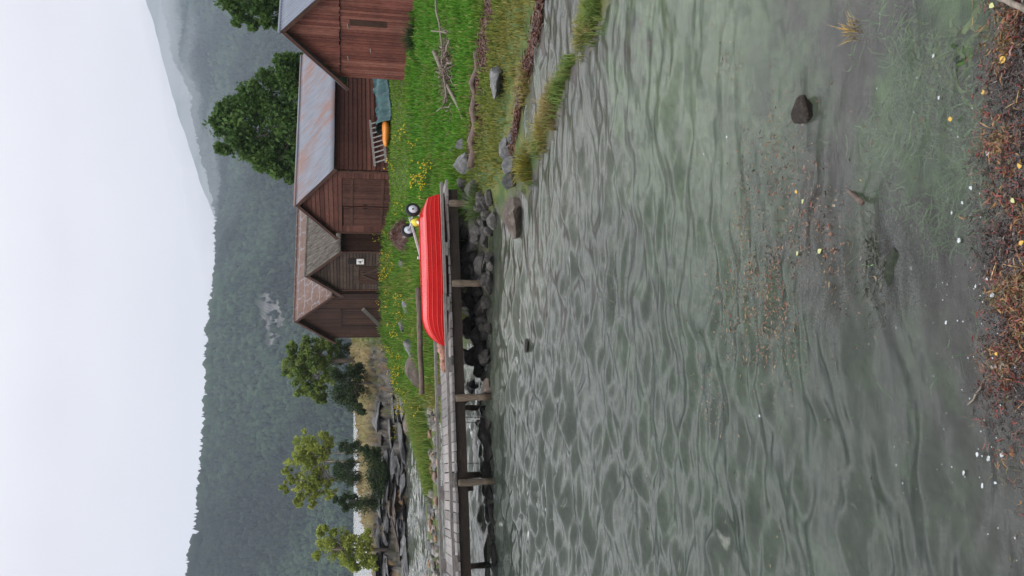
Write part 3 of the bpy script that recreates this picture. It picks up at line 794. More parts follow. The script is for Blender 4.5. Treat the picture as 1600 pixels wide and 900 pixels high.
mb = MB(); mb.add(V, f); ob = mb.build('tarpaulin', M_TARP, smooth=True); tag(ob, 'crumpled teal tarpaulin lying along the clapboard wall', 'tarpaulin')
sm = ob.modifiers.new('thickness', 'SOLIDIFY'); sm.thickness = .008

# ------------------------------------------------------------------ pier
PO = PZ(155, 774, 0); PE = Vector((1, .25, 0)).normalized(); PN = Vector((-PE.y, PE.x, 0))
def pp(s, n, z): return Vector((PO.x, PO.y, 0)) + PE * s + PN * n + Vector((0, 0, z))
def s_at(U, z=.95, n=0.0):
    lo_, hi_ = -12.0, 14.0
    for _ in range(50):
        mid = (lo_ + hi_) / 2; p = pp(mid, n, z); zc = p.y * CP - (p.z - H) * SP; u = 450 + FPX * p.x / zc
        lo_, hi_ = (mid, hi_) if u < U else (lo_, mid)
    return lo_
S0, S1, PW, DZ = -6.5, s_at(607), 2.4, .96
pier = thing('pier', 'weathered grey wooden pier on posts carrying the upturned boat', 'pier', (0, 0, 0))
M_DECK = m_wood('grey_deck_planks', [(.14, .128, .125), (.19, .176, .173), (.24, .225, .222)], (9, .5, 9), (.42, .40, .40), .35)
M_DECKR = m_wood('grey_rail_wood', [(.13, .123, .117), (.16, .15, .143), (.195, .185, .175)], (.5, 6, 6), (.40, .38, .37), .3)
M_BEAM = m_wood('tarred_beam', [(.018, .014, .012), (.024, .018, .015), (.03, .023, .018)], (.5, 8, 8), (.08, .06, .05), .2)
def m_post():
    m = m_wood('post_wood', [(.105, .08, .058), (.135, .106, .08), (.17, .135, .10)], (8, 8, .5), (.34, .29, .24), .4)
    nt = m.node_tree; b = nt.nodes['Principled BSDF']; src = b.inputs['Base Color'].links[0].from_socket
    tc = N(nt, 'ShaderNodeTexCoord'); sx_ = N(nt, 'ShaderNodeSeparateXYZ'); nt.links.new(tc.outputs['Object'], sx_.inputs[0])
    nz = noise_tex(nt, 6, 4); ad_ = N(nt, 'ShaderNodeMath', operation='MULTIPLY_ADD'); ad_.inputs[1].default_value = .35; nt.links.new(nz.outputs[0], ad_.inputs[0]); nt.links.new(sx_.outputs[2], ad_.inputs[2])
    f = ramp(nt, ad_.outputs[0], [(.30, (.88,) * 3), (.50, (0,) * 3)])
    nt.links.new(mixc(nt, f, src, (.028, .022, .014)), b.inputs['Base Color']); return m
M_POST = m_post()
M_OLDPOST = m_wood('post_wood', [(.105, .08, .058), (.135, .106, .08), (.17, .135, .10)], (8, 8, .5), (.34, .29, .24), .4)
rz_p = math.atan2(PE.y, PE.x)
def loc_obj(mb, name, mat, parent):
    """part with its own axes along the pier, so that the grain runs with the wood"""
    M = Matrix.Translation(Vector((PO.x, PO.y, 0))) @ Matrix.Rotation(rz_p, 4, 'Z')
    o = mb.build(name, mat, parent); o.matrix_local = M; return o
mb = MB(); s = S0
while s < S1:
    w = random.uniform(.20, .26); g = .014 if random.random() < .7 else .03
    mb.box((s + w / 2, PW / 2 + random.uniform(-.03, .03), DZ - .022 + random.uniform(-.006, .006)), (w - g, PW + .1, .045)); s += w
loc_obj(mb, 'deck', M_DECK, pier)
for n, zz in ((.06, .79), (PW - .1, .80)):
    mb = MB(); mb.box(((S0 + S1) / 2, n, zz), (S1 - S0 - .1, .14, .25)); loc_obj(mb, 'beam', M_BEAM, pier)
for n in (-.02, PW + .02):
    mb = MB(); sec_ = [S0, s_at(60), s_at(262), s_at(440), S1 + .12]
    for a, b_ in zip(sec_[:-1], sec_[1:]): mb.box(((a + b_) / 2, n + random.uniform(-.008, .008), DZ + .115), (b_ - a - .01, .10, .07), Matrix.Rotation(random.uniform(-.006, .006), 3, 'Y'))
    loc_obj(mb, 'rail', M_DECKR, pier)
    for U in (20, 150, 330, 425, 510):
        mb = MB(); mb.box((s_at(U if n < 1 else U - 22), n, DZ + .038), (.34, .115, .072)); loc_obj(mb, 'rail_block', M_DECKR, pier)
def post(U, n, w, lean=0.0, top=.9):
    s_ = s_at(U, .4, n); p = pp(s_, n, 0); zb_ = min(gz(p.x, p.y), 0) - .2
    pts = []
    for k in range(7):
        f = k / 6; z = zb_ + (top - zb_) * f; pts.append((s_ + lean * (1 - f) + random.uniform(-.008, .008), n + random.uniform(-.008, .008), z))
    mb = MB(); mb.tube(pts, [w * .72 * (1.0 + .1 * math.sin(k * 2.1 + U)) for k in range(7)], 9, jit=.12); loc_obj(mb, 'post', M_POST, pier)
for U, n, w, ln_ in ((582, -.10, .12, 0), (457, -.10, .12, 0), (279, -.12, .115, .03), (147, -.12, .11, .02), (-60, -.1, .11, 0),
                     (424, PW - .2, .10, 0), (157, PW - .25, .12, 0), (265, PW - .3, .10, -.1), (15, PW - .25, .11, 0), (560, PW - .2, .1, 0)):
    post(U, n, w, ln_)
s_ = s_at(279); mb = MB(); mb.box((s_ - .02, PW / 2, .60), (.13, PW - .1, .14)); loc_obj(mb, 'cross_beam', M_BEAM, pier)
s_ = s_at(147); mb = MB(); mb.box((s_ - .16, PW / 2, .60), (.13, PW - .1, .14)); loc_obj(mb, 'cross_beam', M_BEAM, pier)
s_ = s_at(457); mb = MB(); mb.box((s_ - .16, PW / 2, .60), (.13, PW - .1, .14)); loc_obj(mb, 'cross_beam', M_BEAM, pier)
M_ROPE = m_simple('dark_rope', (.05, .045, .04), .9)
for i, (U, V0, lb) in enumerate(((248, 756, 'thin dark rope hanging straight below the pier beside the brace'), (240, 748, 'dark rope with a knot of weed hanging below the pier'), (176, 752, 'lone thin rope hanging below the pier near a post'))):
    s_ = s_at(U, .5, .3); a = pp(s_, .35, .7); b_ = PY(U, V0, a.y)
    mb = MB(); mb.tube([a, a.lerp(b_, .5) + Vector((.01, 0, 0)), b_], .008, 5)
    if i == 1: mb.tube([b_ + Vector((-.12, 0, .02)), b_ + Vector((-.02, 0, .06)), b_ + Vector((.04, 0, .03)), b_ + Vector((.05, 0, -.02))], [.01, .035, .045, .01], 6)
    tag(mb.build('mooring_rope', M_ROPE), lb, 'rope')

# ------------------------------------------------------------------ upturned boat
BL = 3.98
BZ = DZ + .05
p_st = pp(s_at(597, 1.0, .2), .96, BZ); p_bw = pp(s_at(361, 1.05, .5), .62, BZ)
dv = p_bw - p_st; BL = dv.length
boat = thing('rowing_boat', 'glossy red rowing boat lying upside down on the pier', 'boat', p_st, math.atan2(dv.y, dv.x))
def m_red():
    m, nt, b, o = mat_new('red_gelcoat')
    n = noise_tex(nt, 2.5, 6, stretch=(.6, 1, 1.5)); n2 = noise_tex(nt, 30, 5)
    c = ramp(nt, n.outputs[0], [(.3, (.36, .005, .005)), (.7, (.44, .008, .007))])
    n5 = noise_tex(nt, 7, 8, stretch=(.25, 2, 2.5), rough=.8); c = mixc(nt, ramp(nt, n5.outputs[0], [(.60, (0,) * 3), (.72, (.22,) * 3)]), c, (.42, .12, .10))
    n6 = noise_tex(nt, 1.4, 6, rough=.7); nt.links.new(ramp(nt, n6.outputs[0], [(.35, (.16,) * 3), (.7, (.38,) * 3)]), b.inputs['Roughness'])
    nt.links.new(c, b.inputs['Base Color'])
    b.inputs['Specular IOR Level'].default_value = .16
    return m
M_RED = m_red()
M_REDL = m_simple('red_gelcoat_highlight', (.62, .05, .045), .25, var=.1, bmp=0)  # lighter red paints the highlight along the strake edges
HB = .565
def hb(t):
    if t < .4: return .76 - .10 * ((.4 - t) / .4) ** 2
    return .76 * (1 - ((t - .4) / .6) ** 2.3)
def hh(t):
    if t < .14: return HB * (.80 + .20 * math.sin(t / .14 * PI / 2))
    if t > .80: return HB * max(0.0, 1 - ((t - .80) / .20) ** 2.2) ** .62
    return HB
PR = [(1.0, 0.0), (1.0, .05), (1.0, .22), (.988, .222), (.98, .42), (.966, .422), (.95, .62), (.935, .622), (.91, .80), (.82, .87), (.60, .91), (.34, .965), (.10, .99), (.045, 1.0), (.04, 1.035), (0, 1.035)]
NS = 60; V, f = [], []
prof = [(y, z) for y, z in PR] + [(-y, z) for y, z in PR[-2::-1]]
npf = len(prof)
for i in range(NS + 1):
    t = 1 - (1 - i / NS) ** 1.25; b_ = max(hb(t), .004); h_ = max(hh(t), .015)
    sharp = sstep(.6, 1, t)
    for y, z in prof:
        yy = math.copysign(abs(y) ** (1 + .9 * float(sharp) * z), y) if y else 0
        x = t * BL + (.12 * z if t == 0 else .12 * z * max(0, 1 - t * 8))
        V.append((x, b_ * yy, h_ * z))
for i in range(NS):
    for j in range(npf - 1): a = i * npf + j; f.append((a, a + npf, a + npf + 1, a + 1))
f.append(tuple(range(npf)))
mb = MB(); mb.add(V, f); hull = mb.build('hull', M_RED, boat)
for p in hull.data.polygons: p.use_smooth = True
try: hull.data.set_sharp_from_angle(angle=math.radians(24))
except Exception: pass
def hull_pt(t, y, z):
    sharp = float(sstep(.6, 1, t)); yy = abs(y) ** (1 + .9 * sharp * z)
    return max(hb(t), .004) * yy, max(hh(t), .015) * z
for sg_ in (1, -1):
    for (y_, z_) in ((1.0, .22), (.98, .42), (.95, .62), (.91, .80)):
        mb = MB(); pts = []
        for t in np.linspace(.004, .985, 40):
            yy, zz = hull_pt(t, y_, z_); pts.append((t * BL + .12 * z_ * max(0, 1 - t * 8), sg_ * (yy + .004), zz))
        mb.tube(pts, .007, 6); mb.build('strake', M_REDL, boat, True)
for sg_ in (1, -1):
    mb = MB(); pts = [(t * BL, sg_ * (hb(t) + .012), .0) for t in np.linspace(0, .985, 24)]; mb.tube(pts, .026, 6); mb.build('gunwale', m_simple('dark_rubber_strip', (.05, .012, .012), .5), boat, True)
mb = MB(); mb.tube([(BL * .865 + .045 * math.cos(a), -hb(.865) * .62 - .055, .26 + .045 * math.sin(a)) for a in np.linspace(0, 2 * PI, 13)], .013, 6)
mb.build('bow_ring', M_DARK, boat, True)
M_LET = m_simple('faded_lettering', (.50, .34, .42), .5, var=.2)
mb = MB(); rl = random.Random(4)
x = .42
for i in range(13):
    if i == 4: mb.build('lettering', M_LET, boat); mb = MB()
    wd = rl.choice((.03, .045, .05)); t = x / BL; yb = -(hb(t) * .985) - .004
    if i != 3:
        for k in range(rl.choice((1, 2, 2))):
            xx = x + k * wd * .8
            mb.beam((xx, yb, .05), (xx + rl.choice((-.015, .012, .02)), yb + .002, .115), .006, .013, up=(1, 0, 0))
        if rl.random() < .6: zz = rl.choice((.055, .085, .11)); mb.beam((x, yb, zz), (x + wd * .8, yb, zz), .006, .012)
    x += wd + .02
mb.build('lettering', M_LET, boat)
mb = MB(); mb.tube([(BL * .70, -hb(.7) - .02, .06), (BL * .70, -hb(.7) - .05, .12), (BL * .715, -hb(.715) - .05, .13)], .009, 5); mb.tube([(BL * .69, -hb(.69) - .02, .02), (BL * .69, -hb(.69) - .06, -.02), (BL * .73, -hb(.73) - .04, .02)], .009, 5)
mb.build('cleat', m_simple('steel_fitting', (.4, .38, .36), .4, .7), boat, True)

# launching trolley lying on the hull
M_TYRE = m_simple('black_tyre_rubber', (.012, .012, .013), .75, var=.2, bmp=.1); M_RIM = m_simple('pale_wheel_rim', (.52, .58, .66), .4, var=.1, bmp=.02); M_GALV = m_simple('galvanised_steel', (.42, .44, .46), .42, .6, var=.2)
kz = BZ + HB * 1.035
wn = PY(572, 645, p_st.y + .1); 
tro = thing('boat_trolley', 'galvanised two wheeled launching trolley lying on top of the red hull', 'trolley', (0, 0, 0))
bx_ = dv.normalized(); by_ = Vector((-bx_.y, bx_.x, 0)) * -1   # by_: away from the camera
w_near = Vector((wn.x, wn.y, wn.z)); w_far = w_near + by_ * 1.02 + Vector((-.16, 0, .05))
def ring(c, ax, R_o, r_t, n1=28, n2=10):
    ax = ax.normalized(); u = ax.cross(Vector((0, 0, 1))).normalized(); v = ax.cross(u); V, f = [], []
    for i in range(n1):
        a = 2 * PI * i / n1; d = u * math.cos(a) + v * math.sin(a)
        for j in range(n2):
            q = 2 * PI * j / n2; V.append(c + d * (R_o - r_t + r_t * math.cos(q)) + ax * r_t * 1.15 * math.sin(q))
    for i in range(n1):
        for j in range(n2): f.append((i * n2 + j, ((i + 1) % n1) * n2 + j, ((i + 1) % n1) * n2 + (j + 1) % n2, i * n2 + (j + 1) % n2))
    return V, f
for c in (w_near, w_far):
    ax = by_ + bx_ * .12
    wh = thing('wheel', None, None); wh.parent = tro; wh.location = c
    V, f = ring(Vector((0, 0, 0)), ax, .205, .052); mb = MB(); mb.add(V, f); mb.build('tyre', M_TYRE, wh, True)
    axn = ax.normalized(); mb = MB(); mb.tube([axn * -.045, axn * -.03, axn * .03, axn * .045], [.118, .125, .125, .118], 24); rm = mb.build('rim', M_RIM, wh, True)
    mb = MB(); mb.tube([axn * -.062, axn * .062], .024, 10); mb.build('hub', M_TYRE, rm, True)
mb = MB(); mb.tube([w_near, w_near.lerp(w_far, .3) - Vector((0, 0, .03)), w_near.lerp(w_far, .7) - Vector((0, 0, .03)), w_far], .022, 8); mb.build('axle', M_GALV, tro, True)
mid = w_near.lerp(w_far, .45)
end = PY(487, 661, p_st.y + .3) ; bar_a = PY(560, 640, mid.y)
mb = MB(); mb.beam(bar_a, PY(489, 660, mid.y - .45), .06, .05); mb.build('draw_bar', M_GALV, tro)
mb = MB(); mb.beam(w_near.lerp(w_far, .12) - Vector((0, 0, .01)), PY(562, 658, w_near.y + .05), .045, .03); mb.beam(PY(566, 658, w_near.y + .02), PY(572, 665, w_near.y - .12), .04, .03); mb.build('hull_bracket', M_GALV, tro)
e_ = PY(497, 656, mid.y - .42); mb = MB(); mb.box(e_ + Vector((0, 0, 0)), (.07, .22, .12)); mb.build('bow_chock', M_GALV, tro)
M_YEL = m_simple('yellow_plastic', (.55, .48, .06), .5, var=.2)
c = PY(553, 650, mid.y - .1)
mb = MB(); V, f = [], []
for i in range(9):
    a = -PI / 2 + PI * i / 8
    for j in range(12):
        q = 2 * PI * j / 12; rr = 1 + .16 * math.sin(3 * q + i); V.append(c + Vector((.11 * math.cos(a) * math.cos(q) * rr, .13 * math.cos(a) * math.sin(q), .13 * math.sin(a) * rr)))
for i in range(8):
    for j in range(12): f.append((i * 12 + j, i * 12 + (j + 1) % 12, (i + 1) * 12 + (j + 1) % 12, (i + 1) * 12 + j))
mb.add(V, f); yb_ = mb.build('plastic_bag', M_YEL, smooth=True); tag(yb_, 'crumpled yellow bag wedged under the trolley axle on the red hull', 'bag')
mb = MB(); mb.tube([c + Vector((0, -.11, -.02)), c + Vector((-.03, -.14, -.07)), c + Vector((-.05, -.12, -.13))], [.035, .05, .03], 7); mb.build('white_flap', m_simple('white_plastic', (.7, .7, .68), .5), yb_, True)

# ------------------------------------------------------------------ logs on the deck and bank
def log(name, p0, p1, r0, r1, mat, label, cat='log', bend=.03, seg=9, knots=0, n=10):
    p0, p1 = Vector(p0), Vector(p1); pts, rad = [], []
    for k in range(seg):
        f = k / (seg - 1); q = p0.lerp(p1, f) + Vector((random.uniform(-1, 1), random.uniform(-1, 1), random.uniform(-1, 1))) * bend * (0 < k < seg - 1)
        pts.append(q); rad.append(r0 * (1 - f) + r1 * f)
    mb = MB(); mb.tube(pts, rad, n, jit=.08)
    for _ in range(knots):
        k = random.randint(1, seg - 2); d = Vector((random.uniform(-1, 1), -1, random.uniform(-.2, 1))).normalized()
        mb.tube([pts[k], pts[k] + d * rad[k] * 1.5], [rad[k] * .45, rad[k] * .25], 7)
    return tag(mb.build(name, mat, smooth=True), label, cat)
M_PINK = m_simple('barked_pine_log', (.26, .135, .10), .75, var=.5, scale=7, stretch=(1, 3, 3), bmp=.4, bd=.02)
M_DRIFT = m_simple('grey_driftwood', (.17, .145, .12), .85, var=.5, scale=9, stretch=(1, 4, 4), bmp=.4)
M_DLOG = m_simple('dark_wet_log', (.10, .072, .06), .8, var=.5, scale=6, stretch=(.4, 3, 3), bmp=.5, bd=.03)
log('log', pp(s_at(366, DZ, .6), .85, DZ + .12), pp(s_at(322, DZ, .35), .38, DZ + .10), .13, .105, M_PINK, 'short pinkish barked log lying on the pier at the bow of the boat', knots=4)
a, b_ = hit(445, 655), hit(283, 658)
a = PY(450, 654, 25.5); b_ = PY(284, 659, 24.6)
log('log', a, b_, .10, .085, M_DLOG, 'long dark log lying across the boulders behind the pier', bend=.015)
a, b_ = hit(640, 742), hit(820, 748)
log('log', a + Vector((0, 0, .1)), b_ + Vector((0, 0, .08)), .11, .055, M_DLOG, 'long brown driftwood pole lying along the upper strip of dark wrack', bend=.09)
log('wooden_post', hit(575, 712) + Vector((0, -.2, -.2)), hit(575, 712) + Vector((0, -.2, .05)), .05, .05, M_POST, 'short wooden stake in the bank below the pier end', 'post')

# ------------------------------------------------------------------ rocks
def rock_mesh(name, seed, sub=4, flat=.75, ang=12):
    import bmesh
    r = np.random.default_rng(seed); bm = bmesh.new(); bmesh.ops.create_icosphere(bm, subdivisions=sub, radius=1)
    me = bpy.data.meshes.new(name); bm.to_mesh(me); bm.free()
    co = np.empty(len(me.vertices) * 3, np.float32); me.vertices.foreach_get('co', co); co = co.reshape(-1, 3).astype(float)
    nrm = r.normal(size=(ang, 3)); nrm /= np.linalg.norm(nrm, axis=1)[:, None]; d = r.uniform(.55, .98, ang)
    dots = co @ nrm.T; tt = np.where(dots > .05, d / np.maximum(dots, .05), 9).min(1); tt = np.minimum(tt, 1.12)
    tt = tt * (1 + .07 * fbm(co[:, 0] * 2 + seed, co[:, 1] * 2, co[:, 2] * 2, seed=seed) + .06 * fbm(co[:, 0] * 5, co[:, 1] * 5, co[:, 2] * 5 + seed, seed=seed + 1, octv=5, gain=.6))
    co = co * tt[:, None] * np.array((1, 1, flat))
    me.vertices.foreach_set('co', co.astype(np.float32).ravel()); me.polygons.foreach_set('use_smooth', np.ones(len(me.polygons), bool)); me.update()
    try: me.set_sharp_from_angle(angle=math.radians(30))
    except Exception: pass
    return me
def m_rock(name, c0, c1, c2, scale=3.0, green=0.0):
    m, nt, b, o = mat_new(name)
    oi = N(nt, 'ShaderNodeObjectInfo')
    n = noise_tex(nt, scale, 9, rough=.7); n2 = noise_tex(nt, scale * 7, 5, rough=.7)
    c = ramp(nt, n.outputs[0], [(.3, c0), (.5, c1), (.68, c2)])
    v = ramp(nt, n2.outputs[0], [(.3, (.6,) * 3), (.7, (1.3,) * 3)]); c = mixc(nt, 1.0, c, v, 'MULTIPLY')
    rv = ramp(nt, oi.outputs['Random'], [(0, (.62,) * 3), (1, (1.35,) * 3)]); c = mixc(nt, 1.0, c, rv, 'MULTIPLY')
    if green:
        n3 = noise_tex(nt, 1.6, 5); c = mixc(nt, ramp(nt, n3.outputs[0], [(.5, (0,) * 3), (.65, (green,) * 3)]), c, (.10, .10, .03))
    nt.links.new(c, b.inputs['Base Color']); b.inputs['Roughness'].default_value = .8; b.inputs['Specular IOR Level'].default_value = .3
    bump(nt, b, n2.outputs[0], .5, .03); return m
M_RKG = m_rock('grey_stone', (.04, .041, .044), (.078, .079, .083), (.14, .14, .142), 2.5)
M_RKP = m_rock('pale_stone', (.05, .051, .055), (.095, .096, .10), (.175, .173, .17), 2.5)
M_RKB = m_rock('brown_stone', (.045, .034, .03), (.085, .067, .056), (.14, .12, .10), 2.5)
M_RKD = m_rock('dark_wet_stone', (.014, .013, .012), (.028, .026, .024), (.055, .05, .046), 2.5)
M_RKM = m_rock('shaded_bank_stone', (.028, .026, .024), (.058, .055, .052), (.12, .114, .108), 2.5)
RM = {}
def rocks(lst, mat, label, group, name='boulder', cat='boulder'):
    for i, it in enumerate(lst):
        U, V, hw, hv = it[:4]; lb = it[4] if len(it) > 4 else label; Yd = it[5] if len(it) > 5 else None
        p = hit(U, V + hv * .75) if Yd is None else PY(U, V + hv * .75, Yd)
        px = p.y / FPX * 1.0; a = hw * px * 1.02; h = hv * px * 1.15
        key = (mat.name, (U * 7 + V) % 6)
        if key not in RM: RM[key] = rock_mesh(name, 100 + len(RM) * 7); RM[key].materials.append(mat)
        o = link(name, RM[key]); o.location = (p.x, p.y + a * .55, p.z + h * .42)
        o.scale = (a, a * random.uniform(.75, 1.0), h * 1.2); o.rotation_euler = (random.uniform(-.15, .15), random.uniform(-.15, .15), random.choice((0, PI)) + random.uniform(-.35, .35))
        tag(o, lb, cat, group if lb == label else None)
rocks([(565, 801, 34, 16, 'broad brown boulder at the water edge below the grass tuft')], M_RKB, '', None)
rocks([(617, 797, 13, 13, 'dark angular boulder beside the yellowish grass tuft on the shoreline'), (641, 797, 15, 13, 'grey boulder second along the shoreline row'),
       (667, 791, 22, 10, 'long grey stone at the grassy end of the shoreline row'), (686, 799, 10, 7, 'small brownish stone at the grassy end of the shoreline')], M_RKG, '', None)
rocks([(678, 720, 11, 11, 'square grey stone in the grass by the pole'), (664, 709, 8, 8, 'smallest round stone in the grass near the pier end'), (644, 722, 19, 15, 'pale topped boulder in the grass near the pier end'),
       (780, 777, 31, 14, 'lone angular blue grey boulder in the shore grass'), (358, 641, 19, 14, 'light grey boulder behind the log with flowers around it'), (422, 635, 15, 9, 'grey stone among yellow flowers behind the hull'),
       (394, 630, 15, 9, 'rough grey stone among yellow flowers near the bow'), (487, 628, 10, 8, 'small grey stone beside the brown weed heap')], M_RKP, '', None)
rocks([(318, 649, 30, 16, 'dark reddish brown boulder behind the long log')], M_RKB, '', None)
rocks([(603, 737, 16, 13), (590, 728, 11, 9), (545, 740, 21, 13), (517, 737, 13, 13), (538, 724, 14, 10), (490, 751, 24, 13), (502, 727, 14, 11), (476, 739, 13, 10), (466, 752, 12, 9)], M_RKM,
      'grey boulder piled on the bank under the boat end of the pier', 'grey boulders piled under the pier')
rocks([(430, 733, 16, 12), (418, 751, 18, 11), (446, 746, 12, 10), (388, 730, 17, 15), (370, 746, 24, 15), (398, 750, 14, 12), (350, 752, 15, 11), (341, 737, 14, 13), (324, 747, 13, 11), (310, 757, 10, 7), (240, 763, 15, 7), (214, 758, 27, 11), (190, 765, 14, 6), (164, 760, 16, 10), (128, 764, 14, 6), (100, 768, 12, 5), (64, 769, 18, 5), (30, 771, 16, 5)], M_RKD,
      'black wet boulder at the waterline under the pier', 'black wet boulders under the pier')
_r = random.Random(21)
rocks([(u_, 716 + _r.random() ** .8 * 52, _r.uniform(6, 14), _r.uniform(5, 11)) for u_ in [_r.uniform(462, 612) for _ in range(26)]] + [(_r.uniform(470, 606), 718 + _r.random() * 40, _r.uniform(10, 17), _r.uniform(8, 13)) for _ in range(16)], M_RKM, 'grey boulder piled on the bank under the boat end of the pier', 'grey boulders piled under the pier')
rocks([(u_, 722 + _r.random() ** .8 * 44, _r.uniform(6, 14), _r.uniform(5, 11)) for u_ in [_r.uniform(285, 470) for _ in range(30)]], M_RKD, 'black wet boulder at the waterline under the pier', 'black wet boulders under the pier')
rocks([(297, 761, 15, 13, 'squarish brown boulder in the water beside a pier post')], M_RKB, '', None)
rocks([(360, 823, 11, 5, 'small dark stone awash in front of the bow')], M_RKD, '', None)
rocks([(730, 1256, 25, 16, 'dark rock breaking the surface in the shallows')], m_rock('wet_brown_stone', (.010, .008, .007), (.03, .023, .018), (.085, .065, .05), 4), '', None)
rocks([(486, 1395, 44, 32, 'weedy dark rock just under the surface in the foreground')], m_rock('weedy_stone', (.010, .014, .009), (.022, .03, .017), (.05, .056, .04), 3), '', None)
for o in list(bpy.data.objects):
    if o.get('label', '').startswith('weedy dark'): o.location.z -= .12
M_SPA = m_rock('spit_stone', (.10, .095, .09), (.19, .18, .17), (.32, .30, .28), 2.5); M_SPB = m_rock('rusty_spit_stone', (.10, .06, .04), (.19, .12, .085), (.28, .20, .15), 2.5)
sp = []
rr = random.Random(12)
for i in range(150):
    U = rr.uniform(-15, 262); V = rr.gauss(677, 5.5) + max(0, (120 - U)) * .03
    if not 662 < V < 689: continue
    p = hit(U, V); sp.append((p, rr.uniform(.08, .2)))
for i, (p, r_) in enumerate(sp):
    k = i % 5; mt = [M_SPA, M_RKP, M_SPB, M_RKM, M_SPA][k]; key = ('p', k)
    if key not in RM: RM[key] = rock_mesh('stone', 300 + k, 3); RM[key].materials.append(mt)
    o = link('stone', RM[key]); o.location = (p.x, p.y, max(gz(p.x, p.y), -.02) + r_ * .25); o.scale = (r_ * 1.2, r_, r_); o.rotation_euler = (0, 0, rr.uniform(0, 6))
    tag(o, 'stone on the pebbly spit behind the pier', 'stone', 'stones on the spit behind the pier')

_r = random.Random(33)
for mat_, k_, lb_ in ((M_RKG, 30, 'dark jagged ledge of rock on the headland face'), (M_RKP, 22, 'grey ledge of rock on the headland face'), (M_RKB, 9, 'brownish ledge of rock on the headland face')):
    rocks([(_r.uniform(-14, 285), 588 + _r.random() * 48, _r.uniform(12, 36), _r.uniform(2.5, 6)) for _ in range(k_)], mat_, lb_, {'d': 'dark rock ledges of the headland', 'g': 'grey rock ledges of the headland', 'b': 'brownish rock ledges of the headland'}[lb_[0]], 'rock_ledge', 'rock ledge')
# ------------------------------------------------------------------ trees
M_LEAF = m_attr('leaves', .6, .25, 4, transl=.35, spec=.25)
M_BARK = m_simple('bark', (.12, .10, .085), .9, var=.4, scale=14, stretch=(1, 1, .3), bmp=.5)
M_BARKP = m_simple('grey_bark', (.2, .18, .16), .9, var=.4, scale=14, stretch=(1, 1, .3), bmp=.5)
def leaf_quads(ctr, rad, n, size, r, up=0.0, asp=.55, shell=.45):
    """n leaf-sized diamonds through the volume of each clump"""
    nc = len(ctr); d = r.normal(size=(nc, n, 3)); d /= np.linalg.norm(d, axis=2, keepdims=True)
    q = r.random((nc, n, 1)) ** shell; pos = ctr[:, None] + d * q * rad[:, None, None if rad.ndim == 1 else slice(None)] if rad.ndim == 1 else ctr[:, None] + d * q * rad[:, None, :]
    pos = pos.reshape(-1, 3)
    t = r.normal(size=(len(pos), 3)); t[:, 2] += up; t /= np.linalg.norm(t, axis=1)[:, None]
    w = np.cross(t, r.normal(size=(len(pos), 3))); w /= np.linalg.norm(w, axis=1)[:, None]
    s = size * (.5 + 1.1 * r.random((len(pos), 1)) ** 1.6)
    V = np.stack([pos - t * s * .5, pos + w * s * asp * .5, pos + t * s * .5, pos - w * s * asp * .5], 1)
    return V.reshape(-1, 3), pos
def tree(name, label, cat, base, trunk, lobes, Y, leaf, dens, cols, seed, rt=.12, bark=M_BARK, group=None, sub=7, up=0.0, asp=.55, spread=.75, dj=.5, extra_trunks=(), fat=1.3):
    """lobes: (U, V, r px) crown masses at about distance Y; each breaks into smaller clumps round branch ends"""
    r = np.random.default_rng(seed); rd = random.Random(seed); px = Y / FPX
    base = Vector(base); root = thing(name, label, cat, base, 0, group)
    ctr, rad = [], []; mb = MB()
    top = trunk
    mb.tube([base * 0 + Vector((0, 0, -.3)), (top - base) * .5 + Vector((rd.uniform(-.1, .1), rd.uniform(-.1, .1), 0)), top - base], [rt * 1.3, rt, rt * .55], 8, jit=.05)
    for (p0, p1, rr_) in extra_trunks: mb.tube([Vector(p0) - base, (Vector(p0) + Vector(p1)) / 2 - base + Vector((rd.uniform(-.1, .1), 0, 0)), Vector(p1) - base], [rr_ * 1.2, rr_, rr_ * .6], 7)
    fork = (top - base)
    if fat > 1.4:
        lobes = list(lobes)
        for _ in range(12):
            a_, b_ = rd.sample(lobes, 2)
            if math.hypot(a_[0] - b_[0], a_[1] - b_[1]) < 40: f_ = rd.uniform(.3, .7); lobes.append((a_[0] * (1 - f_) + b_[0] * f_ + rd.gauss(0, 3), a_[1] * (1 - f_) + b_[1] * f_ + rd.gauss(0, 3), rd.uniform(4, 7)))
    for (U, V, rp) in lobes:
        c = PY(U, V, Y); R0 = rp * px * fat; c = c + Vector((0, rd.uniform(-dj, dj) * R0 * 1.2, 0))
        f = rd.uniform(.45, 1.0); st = fork * f
        mb.tube([st, st.lerp(c - base, .5) + Vector((0, 0, -.12 * R0)), c - base], [rt * .4, rt * .25, rt * .1], 5, cap=False)
        for k in range(sub):
            d = Vector((rd.gauss(0, 1), rd.gauss(0, 1), rd.gauss(0, .8))).normalized() * R0 * spread * rd.random() ** .5
            e_ = c + d; ctr.append(e_ - base); rad.append(R0 * rd.uniform(.30, .6) * (1 if spread < 1.05 else .8))
            if k % 2 == 0: mb.tube([c - base, (c + d * .6) - base, e_ - base], [rt * .12, rt * .07, .008], 4, cap=False)
    mb.build('trunk', bark, root, True)
    ctr, rad = np.array(ctr), np.array(rad)
    n = max(6, int(dens)); V, pos = leaf_quads(ctr, rad, n, leaf, r, up, asp)
    cc = np.repeat(r.random(len(ctr)), n); t = np.clip(.65 * cc + .45 * r.random(len(pos)) - .05, 0, 1)
    c = L3(cols[0], cols[1], t); c = np.repeat(c, 4, 0)
    f = np.arange(len(V)).reshape(-1, 4)
    link('crown', np_mesh('crown', V, f, c), M_LEAF, root)
    return root
G1 = ((.028, .075, .014), (.085, .155, .028)); G2 = ((.06, .115, .022), (.20, .255, .06)); G3 = ((.018, .038, .014), (.045, .07, .022)); G4 = ((.14, .20, .03), (.35, .38, .08))
